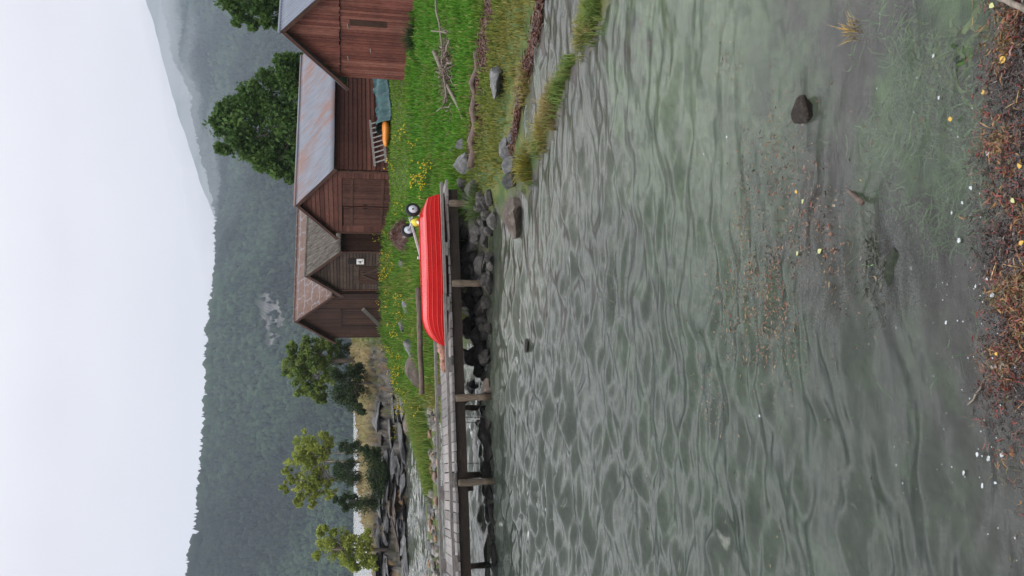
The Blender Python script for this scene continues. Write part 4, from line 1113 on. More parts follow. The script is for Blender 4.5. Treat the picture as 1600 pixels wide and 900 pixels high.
# big broadleaf tree behind the rusty roof
Y = 49.0; bx = PY(708, 560, Y); b0 = Vector((bx.x, Y, gz(bx.x, Y)))
lob = [(712, 362, 26), (690, 368, 22), (735, 372, 22), (668, 385, 20), (757, 392, 20), (712, 398, 30), (680, 412, 28), (745, 415, 26), (652, 412, 18), (778, 420, 16), (640, 432, 14), (662, 445, 26), (700, 445, 30), (740, 450, 30),
       (775, 446, 20), (797, 440, 13), (625, 456, 12), (640, 465, 18), (690, 475, 28), (730, 478, 28), (770, 470, 22), (800, 462, 14), (665, 350, 10), (705, 342, 13), (725, 345, 11), (700, 510, 26), (750, 510, 26)]
tree('broadleaf_tree', 'big dense round green tree rising behind the rust streaked roof', 'tree', b0, PY(710, 450, Y), lob, Y, .26, 95, G1, 1, rt=.28, sub=12)
Y = 44.0; bx = PY(905, 560, Y); b0 = Vector((bx.x, Y, gz(bx.x, Y)))
tree('broadleaf_tree', 'green broadleaf tree behind the large pale roofed boathouse at the picture edge', 'tree', b0, PY(905, 450, Y),
     [(895, 362, 16), (875, 375, 14), (910, 372, 20), (862, 395, 9), (885, 398, 16), (905, 405, 20), (870, 415, 13), (893, 425, 18), (930, 390, 24), (945, 420, 24), (865, 432, 8), (905, 440, 18), (930, 445, 20)], Y, .24, 80, G1, 2, rt=.22, sub=11)
# trees on the headland
def U_(y): return 900 - y
Y = 57.0; bx = PY(338, 548, Y); b0 = Vector((bx.x, Y, gz(bx.x, Y)))
tree('pine_tree', 'spreading dark green pine at the gable of the tall dark boathouse', 'tree', b0, PY(335, 480, Y),
     [(U_(576), 452, 9), (U_(563), 462, 11), (U_(548), 458, 8), (U_(541), 478, 9), (U_(556), 480, 11), (U_(592), 470, 11), (U_(606), 470, 8), (U_(580), 488, 11), (U_(612), 490, 9), (U_(623), 499, 7), (U_(600), 500, 8), (U_(572), 505, 11), (U_(545), 498, 10), (U_(536), 515, 9), (U_(585), 515, 9), (U_(556), 515, 9)],
     Y, .17, 105, G2, 3, rt=.16, sub=13, fat=1.5, spread=1.1)
Y = 49.5; bx = PY(302, 568, Y); b0 = Vector((bx.x, Y, gz(bx.x, Y)))
tree('juniper_bush', 'broad dark juniper bush on the dry grass of the headland', 'bush', b0, PY(302, 545, Y),
     [(U_(598), 545, 20), (U_(585), 527, 14), (U_(617), 531, 14), (U_(629), 549, 13), (U_(610), 558, 16), (U_(582), 553, 14), (U_(640), 562, 8), (U_(575), 562, 10)], Y, .14, 100, G3, 4, rt=.08, sub=14, up=.8, asp=.4)
Y = 59.0; bx = PY(350, 545, Y); b0 = Vector((bx.x, Y, gz(bx.x, Y)))
tree('juniper_bush', 'low dark bush squeezed beside the tall dark boathouse', 'bush', b0, PY(350, 535, Y),
     [(U_(553), 538, 13), (U_(538), 530, 11), (U_(562), 530, 9), (U_(545), 545, 10)], Y, .14, 80, G3, 5, rt=.06, sub=10, up=.8, asp=.4)
Y = 56.0; bx = PY(150, 562, Y); b0 = Vector((bx.x, Y, gz(bx.x, Y)))
def gp(U, V): p = PY(U, V, Y); return Vector((p.x, Y, gz(p.x, Y) - .1))
tree('pine_tree', 'airy light green pine with two bare trunks in the middle of the headland', 'tree', b0, PY(150, 495, Y),
     [(U_(689), 475, 11), (U_(701), 463, 10), (U_(692), 495, 11), (U_(684), 512, 6), (U_(715), 486, 12), (U_(722), 468, 10), (U_(718), 504, 10), (U_(738), 478, 12), (U_(738), 500, 9), (U_(752), 456, 6), (U_(738), 447, 5), (U_(766), 443, 4), (U_(764), 472, 8), (U_(752), 490, 8), (U_(767), 492, 8), (U_(771), 514, 6), (U_(784), 466, 5), (U_(784), 489, 5), (U_(706), 512, 7), (U_(755), 512, 5)],
     Y, .17, 62, G4, 6, rt=.11, bark=M_BARKP, sub=12, fat=1.5, spread=1.25, extra_trunks=[(gp(U_(722), 560), PY(U_(720), 495, Y), .10), (gp(U_(706), 560), PY(U_(708), 505, Y), .05)])
Y = 53.0; bx = PY(202, 558, Y); b0 = Vector((bx.x, Y, gz(bx.x, Y)))
tree('juniper_bush', 'small upright juniper beside the airy pine, apart from the dark thicket', 'bush', b0, PY(202, 535, Y), [(202, 533, 7), (202, 542, 9), (200, 551, 10), (205, 557, 8)], Y, .13, 90, G3, 7, rt=.05, sub=8, up=1.2, asp=.35)
Y = 54.5; bx = PY(163, 558, Y); b0 = Vector((bx.x, Y, gz(bx.x, Y)))
tree('juniper_bush', 'dense dark juniper thicket behind the trunks of the airy pine', 'bush', b0, PY(163, 540, Y), [(170, 532, 11), (155, 535, 12), (163, 545, 16), (175, 550, 10), (150, 552, 12), (163, 527, 8)], Y, .13, 90, G3, 8, rt=.06, sub=11, up=1.2, asp=.35)
Y = 48.6; bx = PY(118, 590, Y); b0 = Vector((bx.x, Y, gz(bx.x, Y)))
tree('juniper_tree', 'tall pointed dark juniper at the end of the bushes on the rock', 'tree', b0, PY(118, 545, Y), [(120, 524, 5), (119, 535, 8), (118, 547, 11), (115, 560, 13), (117, 574, 14), (112, 585, 12), (108, 540, 6)], Y, .13, 100, G3, 9, rt=.06, sub=10, up=1.6, asp=.32)
Y = 48.0; bx = PY(165, 600, Y); b0 = Vector((bx.x, Y, gz(bx.x, Y)))
tree('juniper_bush', 'long low dark juniper spread over the edge of the rock', 'bush', b0, PY(165, 575, Y), [(198, 570, 8), (190, 578, 12), (176, 582, 14), (160, 584, 14), (146, 588, 14), (134, 592, 12), (195, 590, 8), (170, 594, 12), (150, 598, 9)], Y, .13, 95, G3, 10, rt=.06, sub=11, up=.8, asp=.38)
Y = 48.6; bx = PY(38, 583, Y); b0 = Vector((bx.x, Y, gz(bx.x, Y)))
tree('pine_tree', 'yellowish green young pine at the outer end of the headland', 'tree', b0, PY(42, 515, Y),
     [(U_(868), 497, 6), (U_(836), 502, 8), (U_(851), 511, 11), (U_(832), 520, 6), (U_(860), 526, 12), (U_(842), 536, 11), (U_(871), 543, 12), (U_(848), 550, 12), (U_(860), 564, 13), (U_(878), 570, 12), (U_(840), 572, 9), (U_(884), 552, 9), (U_(825), 508, 4), (U_(875), 582, 9)], Y, .15, 95, G4, 11, rt=.10, sub=10, fat=1.35, spread=.9)

# ------------------------------------------------------------------ grass
def blades(x, y, z, h, w, c0, c1, r, lean=.45, ang=None):
    n = len(x); a = r.uniform(0, 2 * PI, n) if ang is None else ang; d = np.stack([np.cos(a), np.sin(a)], 1)
    ln = r.uniform(.1, 1, n) * lean * h; q = np.stack([-d[:, 1], d[:, 0]], 1) * (w / 2)[:, None]
    b = np.stack([x, y], 1)
    V = np.zeros((n, 5, 3)); V[:, 0, :2] = b - q; V[:, 1, :2] = b + q; V[:, 0, 2] = V[:, 1, 2] = z - .02
    m_ = b + d * (ln * .3)[:, None]; V[:, 2, :2] = m_ + q * .8; V[:, 3, :2] = m_ - q * .8; V[:, 2, 2] = V[:, 3, 2] = z + h * .6
    V[:, 4, :2] = b + d * ln[:, None]; V[:, 4, 2] = z + h * r.uniform(.8, 1, n)
    i = np.arange(n) * 5
    f4 = np.stack([i, i + 1, i + 2, i + 3], 1); f3 = np.stack([i + 3, i + 2, i + 4], 1)
    t = r.random(n); c = c0 * (1 - t[:, None]) + c1 * t[:, None]
    C = np.repeat(c[:, None, :], 5, 1); C[:, :2] *= .85
    return V.reshape(-1, 3), f4, f3, C.reshape(-1, 3)
M_GRASS = m_attr('grass_blades', .65, .15, 3, transl=.3, spec=.2)
def grass_area(n, xr, yr, seed, dens_fn):
    r = np.random.default_rng(seed)
    Yc = yr[0] * (yr[1] / yr[0]) ** r.random(n); X = xr[0] + (xr[1] - xr[0]) * r.random(n); X = X * (Yc + 4)
    z = ground(X, Yc); k = dens_fn(X, Yc, z, r); return X[k], Yc[k], z[k], r
def dens(x, y, z, r):
    n = fbm(x * .8, y * .8, seed=201); n2 = fbm(x * 3.2, y * 3.2, seed=202)
    p = sstep(.05, .22, z + .07 * n2)
    p *= 1 - .93 * wrack(x, y)
    hm = headmask(x, y); p *= (1 - hm) + hm * .28 * sstep(1.7, 2.2, z)
    bank = sstep(-3.4, -2.2, x) * (1 - sstep(1.2, 2.0, x)) * sstep(15.5, 17, y) * (1 - sstep(20.6, 22, y)); p *= 1 - .93 * bank
    spit = (1 - sstep(-5.5, -4.2, x - .1 * (y - 30))) * sstep(26, 28, y) * (1 - sstep(40, 43, y)); p *= 1 - spit * (z < .45)
    p *= (.55 + .45 * sstep(-.35, .1, n + .5 * n2))
    return (r.random(len(x)) < p) & ~in_barn(x, y)
x, y, z, r = grass_area(330000, (-.36, .62), (10.5, 62), 77, dens)
low = 1 - sstep(.12, .5, z); n1 = fbm(x * .6, y * .6, seed=211); n2 = fbm(x * 2.2, y * 2.2, seed=212)
mown = sstep(27.0, 29.5, y - .15 * x) * (1 - headmask(x, y)) * sstep(2.5, 4, x)
behind = sstep(21.5, 23, y) * (1 - sstep(1, 3.5, x)) * (1 - headmask(x, y))
h = (.12 + .30 * np.clip(n2 + .15, 0, 1) ** 1.3 + .08 * r.random(len(x))) * (1 - .55 * low) * (1 - .6 * mown) * (1 + .4 * behind)
h = h * (1 - .45 * headmask(x, y)); h = np.maximum(h, .05)
w = .008 + .0011 * y
lush0, lush1 = np.array((.042, .135, .010)), np.array((.105, .26, .022)); ol0, ol1 = np.array((.09, .11, .02)), np.array((.25, .22, .06)); mw0, mw1 = np.array((.10, .19, .02)), np.array((.18, .28, .035)); dr0, dr1 = np.array((.16, .12, .05)), np.array((.30, .22, .10))
bl = np.clip(low * .9 + .22 * sstep(.05, .4, n1) * (1 - mown) + .3 * behind * sstep(-.2, .3, n2), 0, 1)[:, None]
c0 = lush0 * (1 - bl) + ol0 * bl; c1 = lush1 * (1 - bl) + ol1 * bl
mm = (mown * .8)[:, None]; c0 = c0 * (1 - mm) + mw0 * mm; c1 = c1 * (1 - mm) + mw1 * mm
hm = headmask(x, y)[:, None]; c0 = c0 * (1 - hm) + dr0 * hm; c1 = c1 * (1 - hm) + dr1 * hm
dead = r.random(len(x)) < .025; c0[dead] = (.17, .13, .05); c1[dead] = (.34, .27, .12); h = np.where(dead, h * 1.15, h)
V, f4, f3, C = blades(x, y, z, h, w, c0, c1, r)
tag(link('grass', np_mesh('grass', V, [f4, f3], C), M_GRASS), 'lush green grass, yellowish near the water, over the bank', 'grass', kind='stuff')

def tuft(name, label, U, V, n, rad, hgt, c0, c1, seed, lean=.8, cat='grass tuft', group=None, wd=.014):
    r = np.random.default_rng(seed); p = hit(U, V); a = r.uniform(0, 2 * PI, n); q = rad * r.random(n) ** .6
    x, y = q * np.cos(a), q * np.sin(a) * .8; z = np.maximum(ground(x + p.x, y + p.y), -.05) - p.z
    x = x * (1 + .35 * np.sin(3 * a + seed)); h = hgt * r.uniform(.45, 1.1, n) * (1.1 - .55 * q / rad); Vv, f4, f3, C = blades(x, y, z, h, np.full(n, wd), np.tile(np.array(c0), (n, 1)), np.tile(np.array(c1), (n, 1)), r, lean * 1.5, a + r.normal(0, .7, n))
    o = link(name, np_mesh(name, Vv, [f4, f3], C), M_GRASS, loc=p); return tag(o, label, cat, group)
tuft('grass_tuft', 'tall green sedge tuft hanging over the bank below the pier end', 578, 752, 420, .42, .62, (.05, .11, .03), (.15, .19, .06), 1)
tuft('grass_tuft', 'yellow green tuft on the shoreline stones', 640, 826, 420, .34, .42, (.12, .13, .02), (.30, .25, .06), 2)
tuft('grass_tuft', 'straw coloured tuft on the narrow spit beside the pool', 735, 862, 420, .40, .30, (.16, .14, .05), (.36, .28, .12), 3)
tuft('grass_tuft', 'yellowish tuft near the middle of the narrow spit', 700, 848, 380, .36, .28, (.16, .15, .04), (.36, .30, .10), 4)
tuft('grass_tuft', 'bright green tuft at the outer end of the narrow spit', 875, 925, 420, .34, .22, (.06, .12, .02), (.20, .22, .05), 5)
tuft('grass_tuft', 'green and straw tuft on the spit near the picture edge', 845, 912, 300, .30, .20, (.10, .13, .03), (.30, .26, .09), 6)
tuft('grass_tuft', 'straw tuft between the wrack strip and the pool', 770, 822, 350, .38, .26, (.14, .14, .04), (.34, .28, .10), 7)
tuft('grass_tuft', 'dark green weeds at the foot of the large boathouse wall', 842, 650, 420, .5, .8, (.02, .05, .015), (.05, .085, .03), 8, cat='weeds')
tuft('reed_tuft', 'golden straw reed tuft floating in the shallows', 850, 1332, 60, .07, .17, (.38, .24, .06), (.6, .42, .14), 9, .6, cat='reeds', wd=.006)
# low patchy grass along the narrow spit
r = np.random.default_rng(87); n = 5200
SPL = pl([(925, 952, .05), (895, 938, .05), (830, 905, .05), (760, 872, .05), (700, 850, .05), (650, 832, .05), (612, 820, .05)])
sp_ = np.array(SPL); cum = np.concatenate([[0], np.cumsum(np.hypot(*np.diff(sp_, axis=0).T))]); u_ = r.random(n) * cum[-1]
x = np.interp(u_, cum, sp_[:, 0]) + r.normal(0, .10, n); y = np.interp(u_, cum, sp_[:, 1]) + r.normal(0, .16, n)
k = fbm(x * 1.7, y * 1.7, seed=340) > .02; x, y, u_ = x[k], y[k], u_[k]; n = len(x); z = np.maximum(ground(x, y), -.03)
t_ = sstep(-.2, .3, fbm(x * 2.5, y * 2.5, seed=341))[:, None]
V, f4, f3, C = blades(x, y, z, r.uniform(.06, .22, n), np.full(n, .014), np.array((.07, .13, .025)) * (1 - t_) + np.array((.17, .15, .05)) * t_, np.array((.18, .23, .06)) * (1 - t_) + np.array((.36, .29, .13)) * t_, r, 1.1)
tag(link('grass', np_mesh('grass', V, [f4, f3], C), M_GRASS), 'sparse green and straw grass on the narrow spit beside the pool', 'grass', kind='stuff')
# the tall green grass tongue reaching out beside the spit
r = np.random.default_rng(88); n = 9000; u_ = r.random(n)
pts = [hit(255, 655), hit(215, 662), hit(180, 668), hit(150, 672)]
xs = np.interp(u_, [0, .35, .7, 1], [q.x for q in pts]); ysn = np.interp(u_, [0, .35, .7, 1], [q.y for q in pts])
x = xs + r.normal(0, .35, n); y = ysn + r.normal(0, 1.2, n) * (1 - .7 * u_); z = np.maximum(ground(x, y), -.02)
V, f4, f3, C = blades(x, y, z, r.uniform(.3, .75, n) * (1 - .45 * u_), np.full(n, .03), np.array((.05, .12, .015)) + np.array((.06, .01, .01)) * sstep(-.2, .4, fbm(x, y, seed=350))[:, None], np.array((.15, .24, .035)) + np.array((.14, .04, .05)) * (r.random(n) ** 2)[:, None], r, .6)
tag(link('reeds', np_mesh('reeds', V, [f4, f3], C), M_GRASS), 'tall bright green reeds growing on the tongue of land behind the pier', 'reeds', kind='stuff')

# ------------------------------------------------------------------ yellow wildflowers
M_FLOW = m_attr('flower', .6, .1, 5, transl=.2)
FM = []
for k in range(4):
    mb = MB(); rd = random.Random(40 + k)
    for i in range(7):
        x0, y0 = rd.gauss(0, .12), rd.gauss(0, .12); hh_ = rd.uniform(.25, .55); tx_, ty_ = x0 + rd.gauss(0, .05), y0 + rd.gauss(0, .05)
        mb.tube([(x0, y0, -.03), (tx_, ty_, hh_)], [.008, .006], 4, (.06, .11, .02))
        for q in range(2):
            cx, cy, cz_ = tx_ + rd.gauss(0, .03), ty_ + rd.gauss(0, .03), hh_ + rd.uniform(-.05, .03); R0 = rd.uniform(.014, .026)
            ring_ = [(cx + R0 * math.cos(a), cy + R0 * math.sin(a), cz_ + .012) for a in np.linspace(0, 2 * PI, 7)[:-1]]
            mb.add(ring_ + [(cx, cy, cz_ - .02), (cx, cy, cz_ + .02)], [(i_, (i_ + 1) % 6, 7) for i_ in range(6)] + [((i_ + 1) % 6, i_, 6) for i_ in range(6)], (.80, .58, .03))
    me = mb.mesh('wildflower'); me.materials.append(M_FLOW); FM.append(me)
rd = random.Random(9); fl = []
for cU, cV, sU, sV, n in ((630, 677, 11, 6, 16), (300, 628, 36, 6, 26), (268, 640, 20, 8, 16), (350, 622, 28, 6, 14), (430, 620, 28, 8, 13), (475, 610, 22, 6, 14), (520, 603, 18, 4, 8), (560, 603, 12, 4, 8), (600, 605, 8, 3, 5), (400, 640, 25, 7, 12), (660, 640, 60, 12, 8), (690, 650, 50, 10, 4)):
    for i in range(int(n * .72)): fl.append((rd.gauss(cU, sU), rd.gauss(cV, sV)))
for i, (U, V) in enumerate(fl):
    p = hit(U, V)
    if p.z < .1 or in_barn(np.array([p.x]), np.array([p.y]))[0]: continue
    o = link('wildflower', FM[i % 4], loc=p, rot=(0, 0, rd.uniform(0, 6))); o.scale = [rd.uniform(.5, 1.3)] * 3
    tag(o, 'yellow flowering weed standing in the grass', 'wildflower', 'yellow wildflowers in the grass')

# ------------------------------------------------------------------ weed heap, wrack, driftwood
def strands(name, label, P0, cols, r, length=.18, wd=.012, cat='seaweed', kind=None, seg=3, up=.12, mat=None, flat=.3, curl=.9):
    """short curled strands lying about the points P0"""
    n = len(P0); a = r.uniform(0, 2 * PI, n); L_ = length * r.uniform(.4, 1.3, n)
    pts = [P0]; ang = a.copy(); z = r.normal(0, flat, n)
    for s in range(seg):
        ang = ang + r.normal(0, curl, n); st = L_ / seg
        pts.append(pts[-1] + np.stack([np.cos(ang) * st, np.sin(ang) * st, z * st * (1 if s < seg / 2 else -1) + up * st * 0], 1))
    pts = np.stack(pts, 1); V = []
    q = np.stack([-np.sin(a), np.cos(a), r.normal(0, .5, n)], 1); W_ = (wd * r.uniform(.5, 1.4, n))[:, None] * q / 2
    for s in range(seg + 1):
        k = 1 - .55 * abs(2 * s / seg - .8); V += [pts[:, s] - W_ * k, pts[:, s] + W_ * k]
    V = np.stack(V, 1).reshape(-1, 3); i = np.arange(n)[:, None] * (2 * (seg + 1))
    f = np.concatenate([np.stack([i + 2 * s, i + 2 * s + 1, i + 2 * s + 3, i + 2 * s + 2], 2)[:, 0] for s in range(seg)])
    ob = link(name, np_mesh(name, V, f, np.repeat(cols, 2 * (seg + 1), 0)), mat or M_WEED)
    return tag(ob, label, cat, None, kind)
M_WEED = m_attr('seaweed', .3, .3, 30, transl=.1, spec=.5)
r = np.random.default_rng(51)
c = hit(533, 640); mb = MB(); V, f = [], []
for i in range(10):
    a = PI / 2 * i / 9
    for j in range(28):
        q = 2 * PI * j / 28; k = 1 + .12 * math.sin(3 * q + 1) + .08 * math.sin(7 * q)
        V.append(c + Vector((.62 * math.cos(a) * math.cos(q) * k, .5 + .6 * math.cos(a) * math.sin(q) * k, -.1 + .68 * math.sin(a))))
for i in range(9):
    for j in range(28): f.append((i * 28 + j, i * 28 + (j + 1) % 28, (i + 1) * 28 + (j + 1) % 28, (i + 1) * 28 + j))
mb.add(V, f, (.06, .018, .012)); heap = mb.build('weed_heap', M_WEED, smooth=True); tag(heap, 'heap of dark red brown dried weed in the grass behind the boat', 'weed heap')
vi = r.integers(0, len(V), 3200); P0 = np.array([tuple(V[i]) for i in vi]) + r.normal(0, .05, (3200, 3))
cc = L3((.05, .014, .010), (.14, .045, .026), r.random(3200))
st_ = strands('dry_strand', None, P0, cc, r, .22, .014, None, 'stuff', flat=.6)
st_.parent = heap

def along(pts, n, r, spread):
    pts = np.array(pts); d = np.hypot(*np.diff(pts, axis=0).T); cum = np.concatenate([[0], np.cumsum(d)]); u = r.random(n) * cum[-1]
    return np.stack([np.interp(u, cum, pts[:, 0]), np.interp(u, cum, pts[:, 1])], 1)
P0 = np.concatenate([along(WR1, 9000, r, 0), along(WR2, 6000, r, 0)])
wd_ = np.concatenate([.10 + .22 * sstep(1.5, 4.5, P0[:9000, 0]), np.full(6000, .12)])
wd_ = wd_ * np.clip(1 + 1.1 * fbm(P0[:, 0] * 1.4, P0[:, 1] * 1.4, seed=333), .15, 2.2)
P0 = P0 + r.normal(0, 1, P0.shape) * wd_[:, None] * np.array((.6, 1.0)); zz = np.maximum(ground(P0[:, 0], P0[:, 1]), 0) + r.uniform(.0, .06, len(P0))
cc = L3((.04, .012, .008), (.15, .05, .022), r.random(len(P0)) ** 1.4)
strands('washed_up_seaweed', 'dark red brown seaweed washed up in strips along the shore grass', np.concatenate([P0, zz[:, None]], 1), cc, r, .16, .016, 'seaweed', 'stuff')

# driftwood heap on the grass
dp = hit(795, 705); rd = random.Random(5)
def gpt(U, V, up=0.0): p = hit(U, V); return p + Vector((0, 0, up))
log('driftwood_pole', gpt(818, 694, .3), gpt(715, 728, .08), .06, .04, M_DRIFT, 'thick split grey pole running down from the driftwood heap', 'driftwood', .02)
log('driftwood_pole', gpt(898, 697, .3), gpt(748, 712, .25), .03, .026, M_DRIFT, 'long thin pole lying behind the whole driftwood heap', 'driftwood', .04)
log('driftwood_pole', gpt(800, 681, .1), gpt(765, 692, .06), .035, .025, M_DLOG, 'brown curved branch at the back of the driftwood heap', 'driftwood', .05)
log('driftwood_pole', gpt(770, 671, .04), gpt(764, 686, .05), .014, .01, M_DRIFT, 'small pale stick lying alone beside the driftwood heap', 'driftwood', .02)
for i in range(34):
    q = dp + Vector((rd.gauss(0, .48), rd.gauss(0, .42), 0)); q.z = gz(q.x, q.y)
    d = Vector((rd.gauss(0, 1), rd.gauss(0, .6), rd.uniform(-.15, .45))).normalized() * rd.uniform(.35, .85)
    o = log('driftwood_stick', q + Vector((0, 0, .05)) - d * .4, q + Vector((0, 0, .12)) + d * .6 + Vector((0, 0, rd.uniform(0, .22))), rd.uniform(.022, .045), .014, rd.choice((M_DRIFT, M_DLOG, M_DRIFT)), 'weathered stick tangled in the driftwood heap on the grass', 'driftwood', .05, 6)
    o['group'] = 'sticks in the driftwood heap'
n = 1500; P0 = np.array(dp)[None] + r.normal(0, 1, (n, 3)) * np.array((.5, .4, .09)) + np.array((0, 0, .12))
strands('debris', 'dark twigs and dead weed caught in the driftwood heap', P0, L3((.03, .015, .01), (.12, .07, .04), r.random(n)), r, .2, .014, 'debris', 'stuff', flat=.8)

# ------------------------------------------------------------------ foreground: seaweed, bits, foam, leaves
def wpt(n, r, Uf, Vf, test=None):
    U, V = Uf(r, n), Vf(r, n); P = []
    a, b = (U - 450) / FPX, (800 - V) / FPX; dy, dz = CP + b * SP, -SP + b * CP; t = -H / dz
    return np.stack([a * t, dy * t, np.zeros(n)], 1), U, V
def clus(P, s, seed): return fbm(P[:, 0] * s, P[:, 1] * s, seed=seed)
r = np.random.default_rng(61)
P, U, V = wpt(130000, r, lambda r, n: r.uniform(-60, 980, n), lambda r, n: r.uniform(1440, 1720, n))
edge = 1517 + 22 * clus(P, 3, 301) + 55 * sstep(330, 60, U); den = sstep(-15, 70, V - edge) * (.35 + .65 * sstep(-.25, .25, clus(P, 4, 302))) * (.12 + .88 * sstep(120, 420, U))
k = r.random(len(P)) < den; P = P[k]; n = len(P)
ty = clus(P, 5, 303) + .25 * r.normal(size=n)
pal = np.array([(.026, .017, .015), (.045, .024, .019), (.15, .026, .016), (.085, .038, .018), (.20, .10, .03), (.07, .06, .02)])
ci = np.digitize(ty, [-.25, -.02, .14, .30, .5]); ci = np.where(ty > .5, 5, ci)
P[:, 2] = r.uniform(-.05, .022, n) 
strands('seaweed', 'floating brown, red and ochre seaweed at the near shore', P, pal[ci] * r.uniform(.7, 1.3, (n, 1)), r, .055, .007, 'seaweed', 'stuff', seg=4, flat=.25)
# straw-like floating stalks
P, U, V = wpt(80, r, lambda r, n: r.uniform(250, 930, n), lambda r, n: r.uniform(1520, 1640, n)); k = clus(P, 4, 311) > -.1; P = P[k]; P[:, 2] = .012
strands('straw', 'straw stalks and twigs floating among the near seaweed', P, L3((.17, .09, .03), (.38, .24, .09), r.random(len(P))), r, .085, .005, 'straw', 'stuff', seg=2, flat=.05, curl=.15)
# drifting bits further out
Ps = []
for cU, cV, sU, sV, n in ((430, 1185, 65, 40, 1500), (500, 1265, 70, 30, 700), (560, 1190, 60, 20, 420), (660, 1215, 50, 25, 200), (480, 960, 40, 14, 120), (610, 1165, 30, 12, 60), (790, 1140, 25, 12, 70), (300, 1110, 40, 18, 60), (250, 1120, 20, 20, 40), (860, 1010, 30, 12, 60), (720, 940, 10, 6, 22), (770, 1000, 8, 5, 18), (600, 1290, 150, 70, 120), (200, 1200, 150, 90, 60), (700, 1060, 150, 70, 110), (130, 1000, 60, 10, 40)):
    P, U, V = wpt(n, r, lambda r, n: r.normal(cU, sU, n), lambda r, n: r.normal(cV, sV, n)); Ps.append(P)
P = np.concatenate(Ps); P = P[P[:, 1] > 2]; n = len(P)
P[:, 2] = r.uniform(.004, .02, n)
cc = np.array([(.04, .022, .016), (.14, .04, .022), (.17, .075, .035), (.07, .035, .022), (.22, .14, .06)])[r.integers(0, 5, n)]
strands('drifting_seaweed', 'small red brown weed fragments drifting on the shallows', P, cc, r, .036, .009, 'seaweed', 'stuff', seg=3, flat=.1)
# sea lettuce just under the surface
M_LETT = m_attr('sea_lettuce', .5, .25, 12, transl=.3)
P, U, V = wpt(80, r, lambda r, n: r.normal(805, 28, n), lambda r, n: r.normal(1468, 24, n)); P[:, 2] = r.uniform(-.09, -.02, len(P))
strands('sea_lettuce', 'pale green ribbons of sea lettuce under the water near the red weed', P, L3((.12, .20, .07), (.26, .36, .13), r.random(len(P))), r, .22, .024, 'sea lettuce', 'stuff', seg=7, flat=.08, curl=.55, mat=M_LETT)
P, U, V = wpt(14, r, lambda r, n: r.normal(808, 9, n), lambda r, n: r.normal(1506, 7, n)); P[:, 2] = r.uniform(.0, .03, len(P))
strands('green_weed', 'bright dark green weed clump at the edge of the red seaweed', P, L3((.03, .08, .015), (.08, .16, .035), r.random(len(P))), r, .07, .014, 'weed', 'stuff', seg=4, mat=M_LETT)
# fine green algae threads
P, U, V = wpt(4200, r, lambda r, n: r.normal(720, 130, n), lambda r, n: r.normal(1440, 48, n)); k = clus(P, 2.2, 321) > -.12; P = P[k]; P[:, 2] = r.uniform(-.14, -.03, len(P))
strands('green_algae', 'fine green algae threads waving under the clear shallow water', P, L3((.06, .14, .045), (.17, .30, .11), r.random(len(P))), r, .16, .008, 'algae', 'stuff', seg=5, flat=.1, curl=.35)
# dark weed on the sunken rock
P, U, V = wpt(1500, r, lambda r, n: r.normal(486, 34, n), lambda r, n: r.normal(1385, 24, n)); P[:, 2] = r.uniform(-.10, -.004, len(P))
strands('rockweed', 'dark olive weed hanging round the sunken rock', P, L3((.010, .012, .007), (.035, .038, .018), r.random(len(P))), r, .10, .009, 'seaweed', 'stuff', seg=4, flat=.15, curl=.5)
# foam flecks
Ps = []
for cU, cV, sU, sV, n in ((450, 1490, 120, 45, 55), (150, 1500, 110, 60, 40), (420, 1560, 160, 30, 30), (650, 1180, 30, 30, 22), (400, 1260, 120, 60, 26), (800, 1430, 60, 40, 14), (640, 1140, 80, 60, 24), (250, 1130, 110, 70, 14)):
    P, U, V = wpt(n, r, lambda r, n: r.normal(cU, sU, n), lambda r, n: r.normal(cV, sV, n)); Ps.append(P)
P = np.concatenate(Ps); P = P[P[:, 1] > 1.9]; n = len(P)
sz = np.where(r.random(n) < .10, r.uniform(.008, .016, n), r.uniform(.002, .006, n)); k = 9; a = np.arange(k) * 2 * PI / k
rr_ = sz[:, None] * r.uniform(.5, 1.35, (n, k)); V = np.zeros((n, k + 1, 3)); V[:, :k, 0] = P[:, 0:1] + rr_ * np.cos(a); V[:, :k, 1] = P[:, 1:2] + rr_ * np.sin(a) * .85
V[:, :k, 2] = .004; V[:, k, :2] = P[:, :2]; V[:, k, 2] = .004 + sz * .45
i = np.arange(n)[:, None] * (k + 1); q = np.arange(k)
f = np.stack([i + q, i + (q + 1) % k, np.broadcast_to(i + k, (n, k))], 2).reshape(-1, 3)
tag(link('foam', np_mesh('foam', V.reshape(-1, 3), f, None, True), m_simple('foam_fleck', (.34, .36, .38), .6, var=.5, scale=60)), 'white foam flecks floating on the near water', 'foam', kind='stuff')
# fallen leaves
M_YL = m_simple('yellow_leaf', (.42, .27, .055), .55, var=.3, scale=25); M_PL = m_simple('pale_green_leaf', (.36, .37, .17), .55, var=.25, scale=25)
def leaf_mesh(name, mat):
    mb = MB(); st = [(0, .0), (.18, .30), (.42, .40), (.7, .26), (1, 0)]; V = []
    for x_, w_ in st: V += [(x_, w_, .05 + .08 * w_), (x_, 0, .0), (x_, -w_, .05 + .08 * w_)]
    f = []
    for i in range(4): f += [(i * 3, i * 3 + 3, i * 3 + 4, i * 3 + 1), (i * 3 + 1, i * 3 + 4, i * 3 + 5, i * 3 + 2)]
    mb.add(V, f); mb.tube([(-.35, 0, .02), (0, 0, .01)], .025, 4); me = mb.mesh(name); me.materials.append(mat); return me
LY, LP = leaf_mesh('fallen_leaf', M_YL), leaf_mesh('fallen_leaf', M_PL)
rd = random.Random(3)
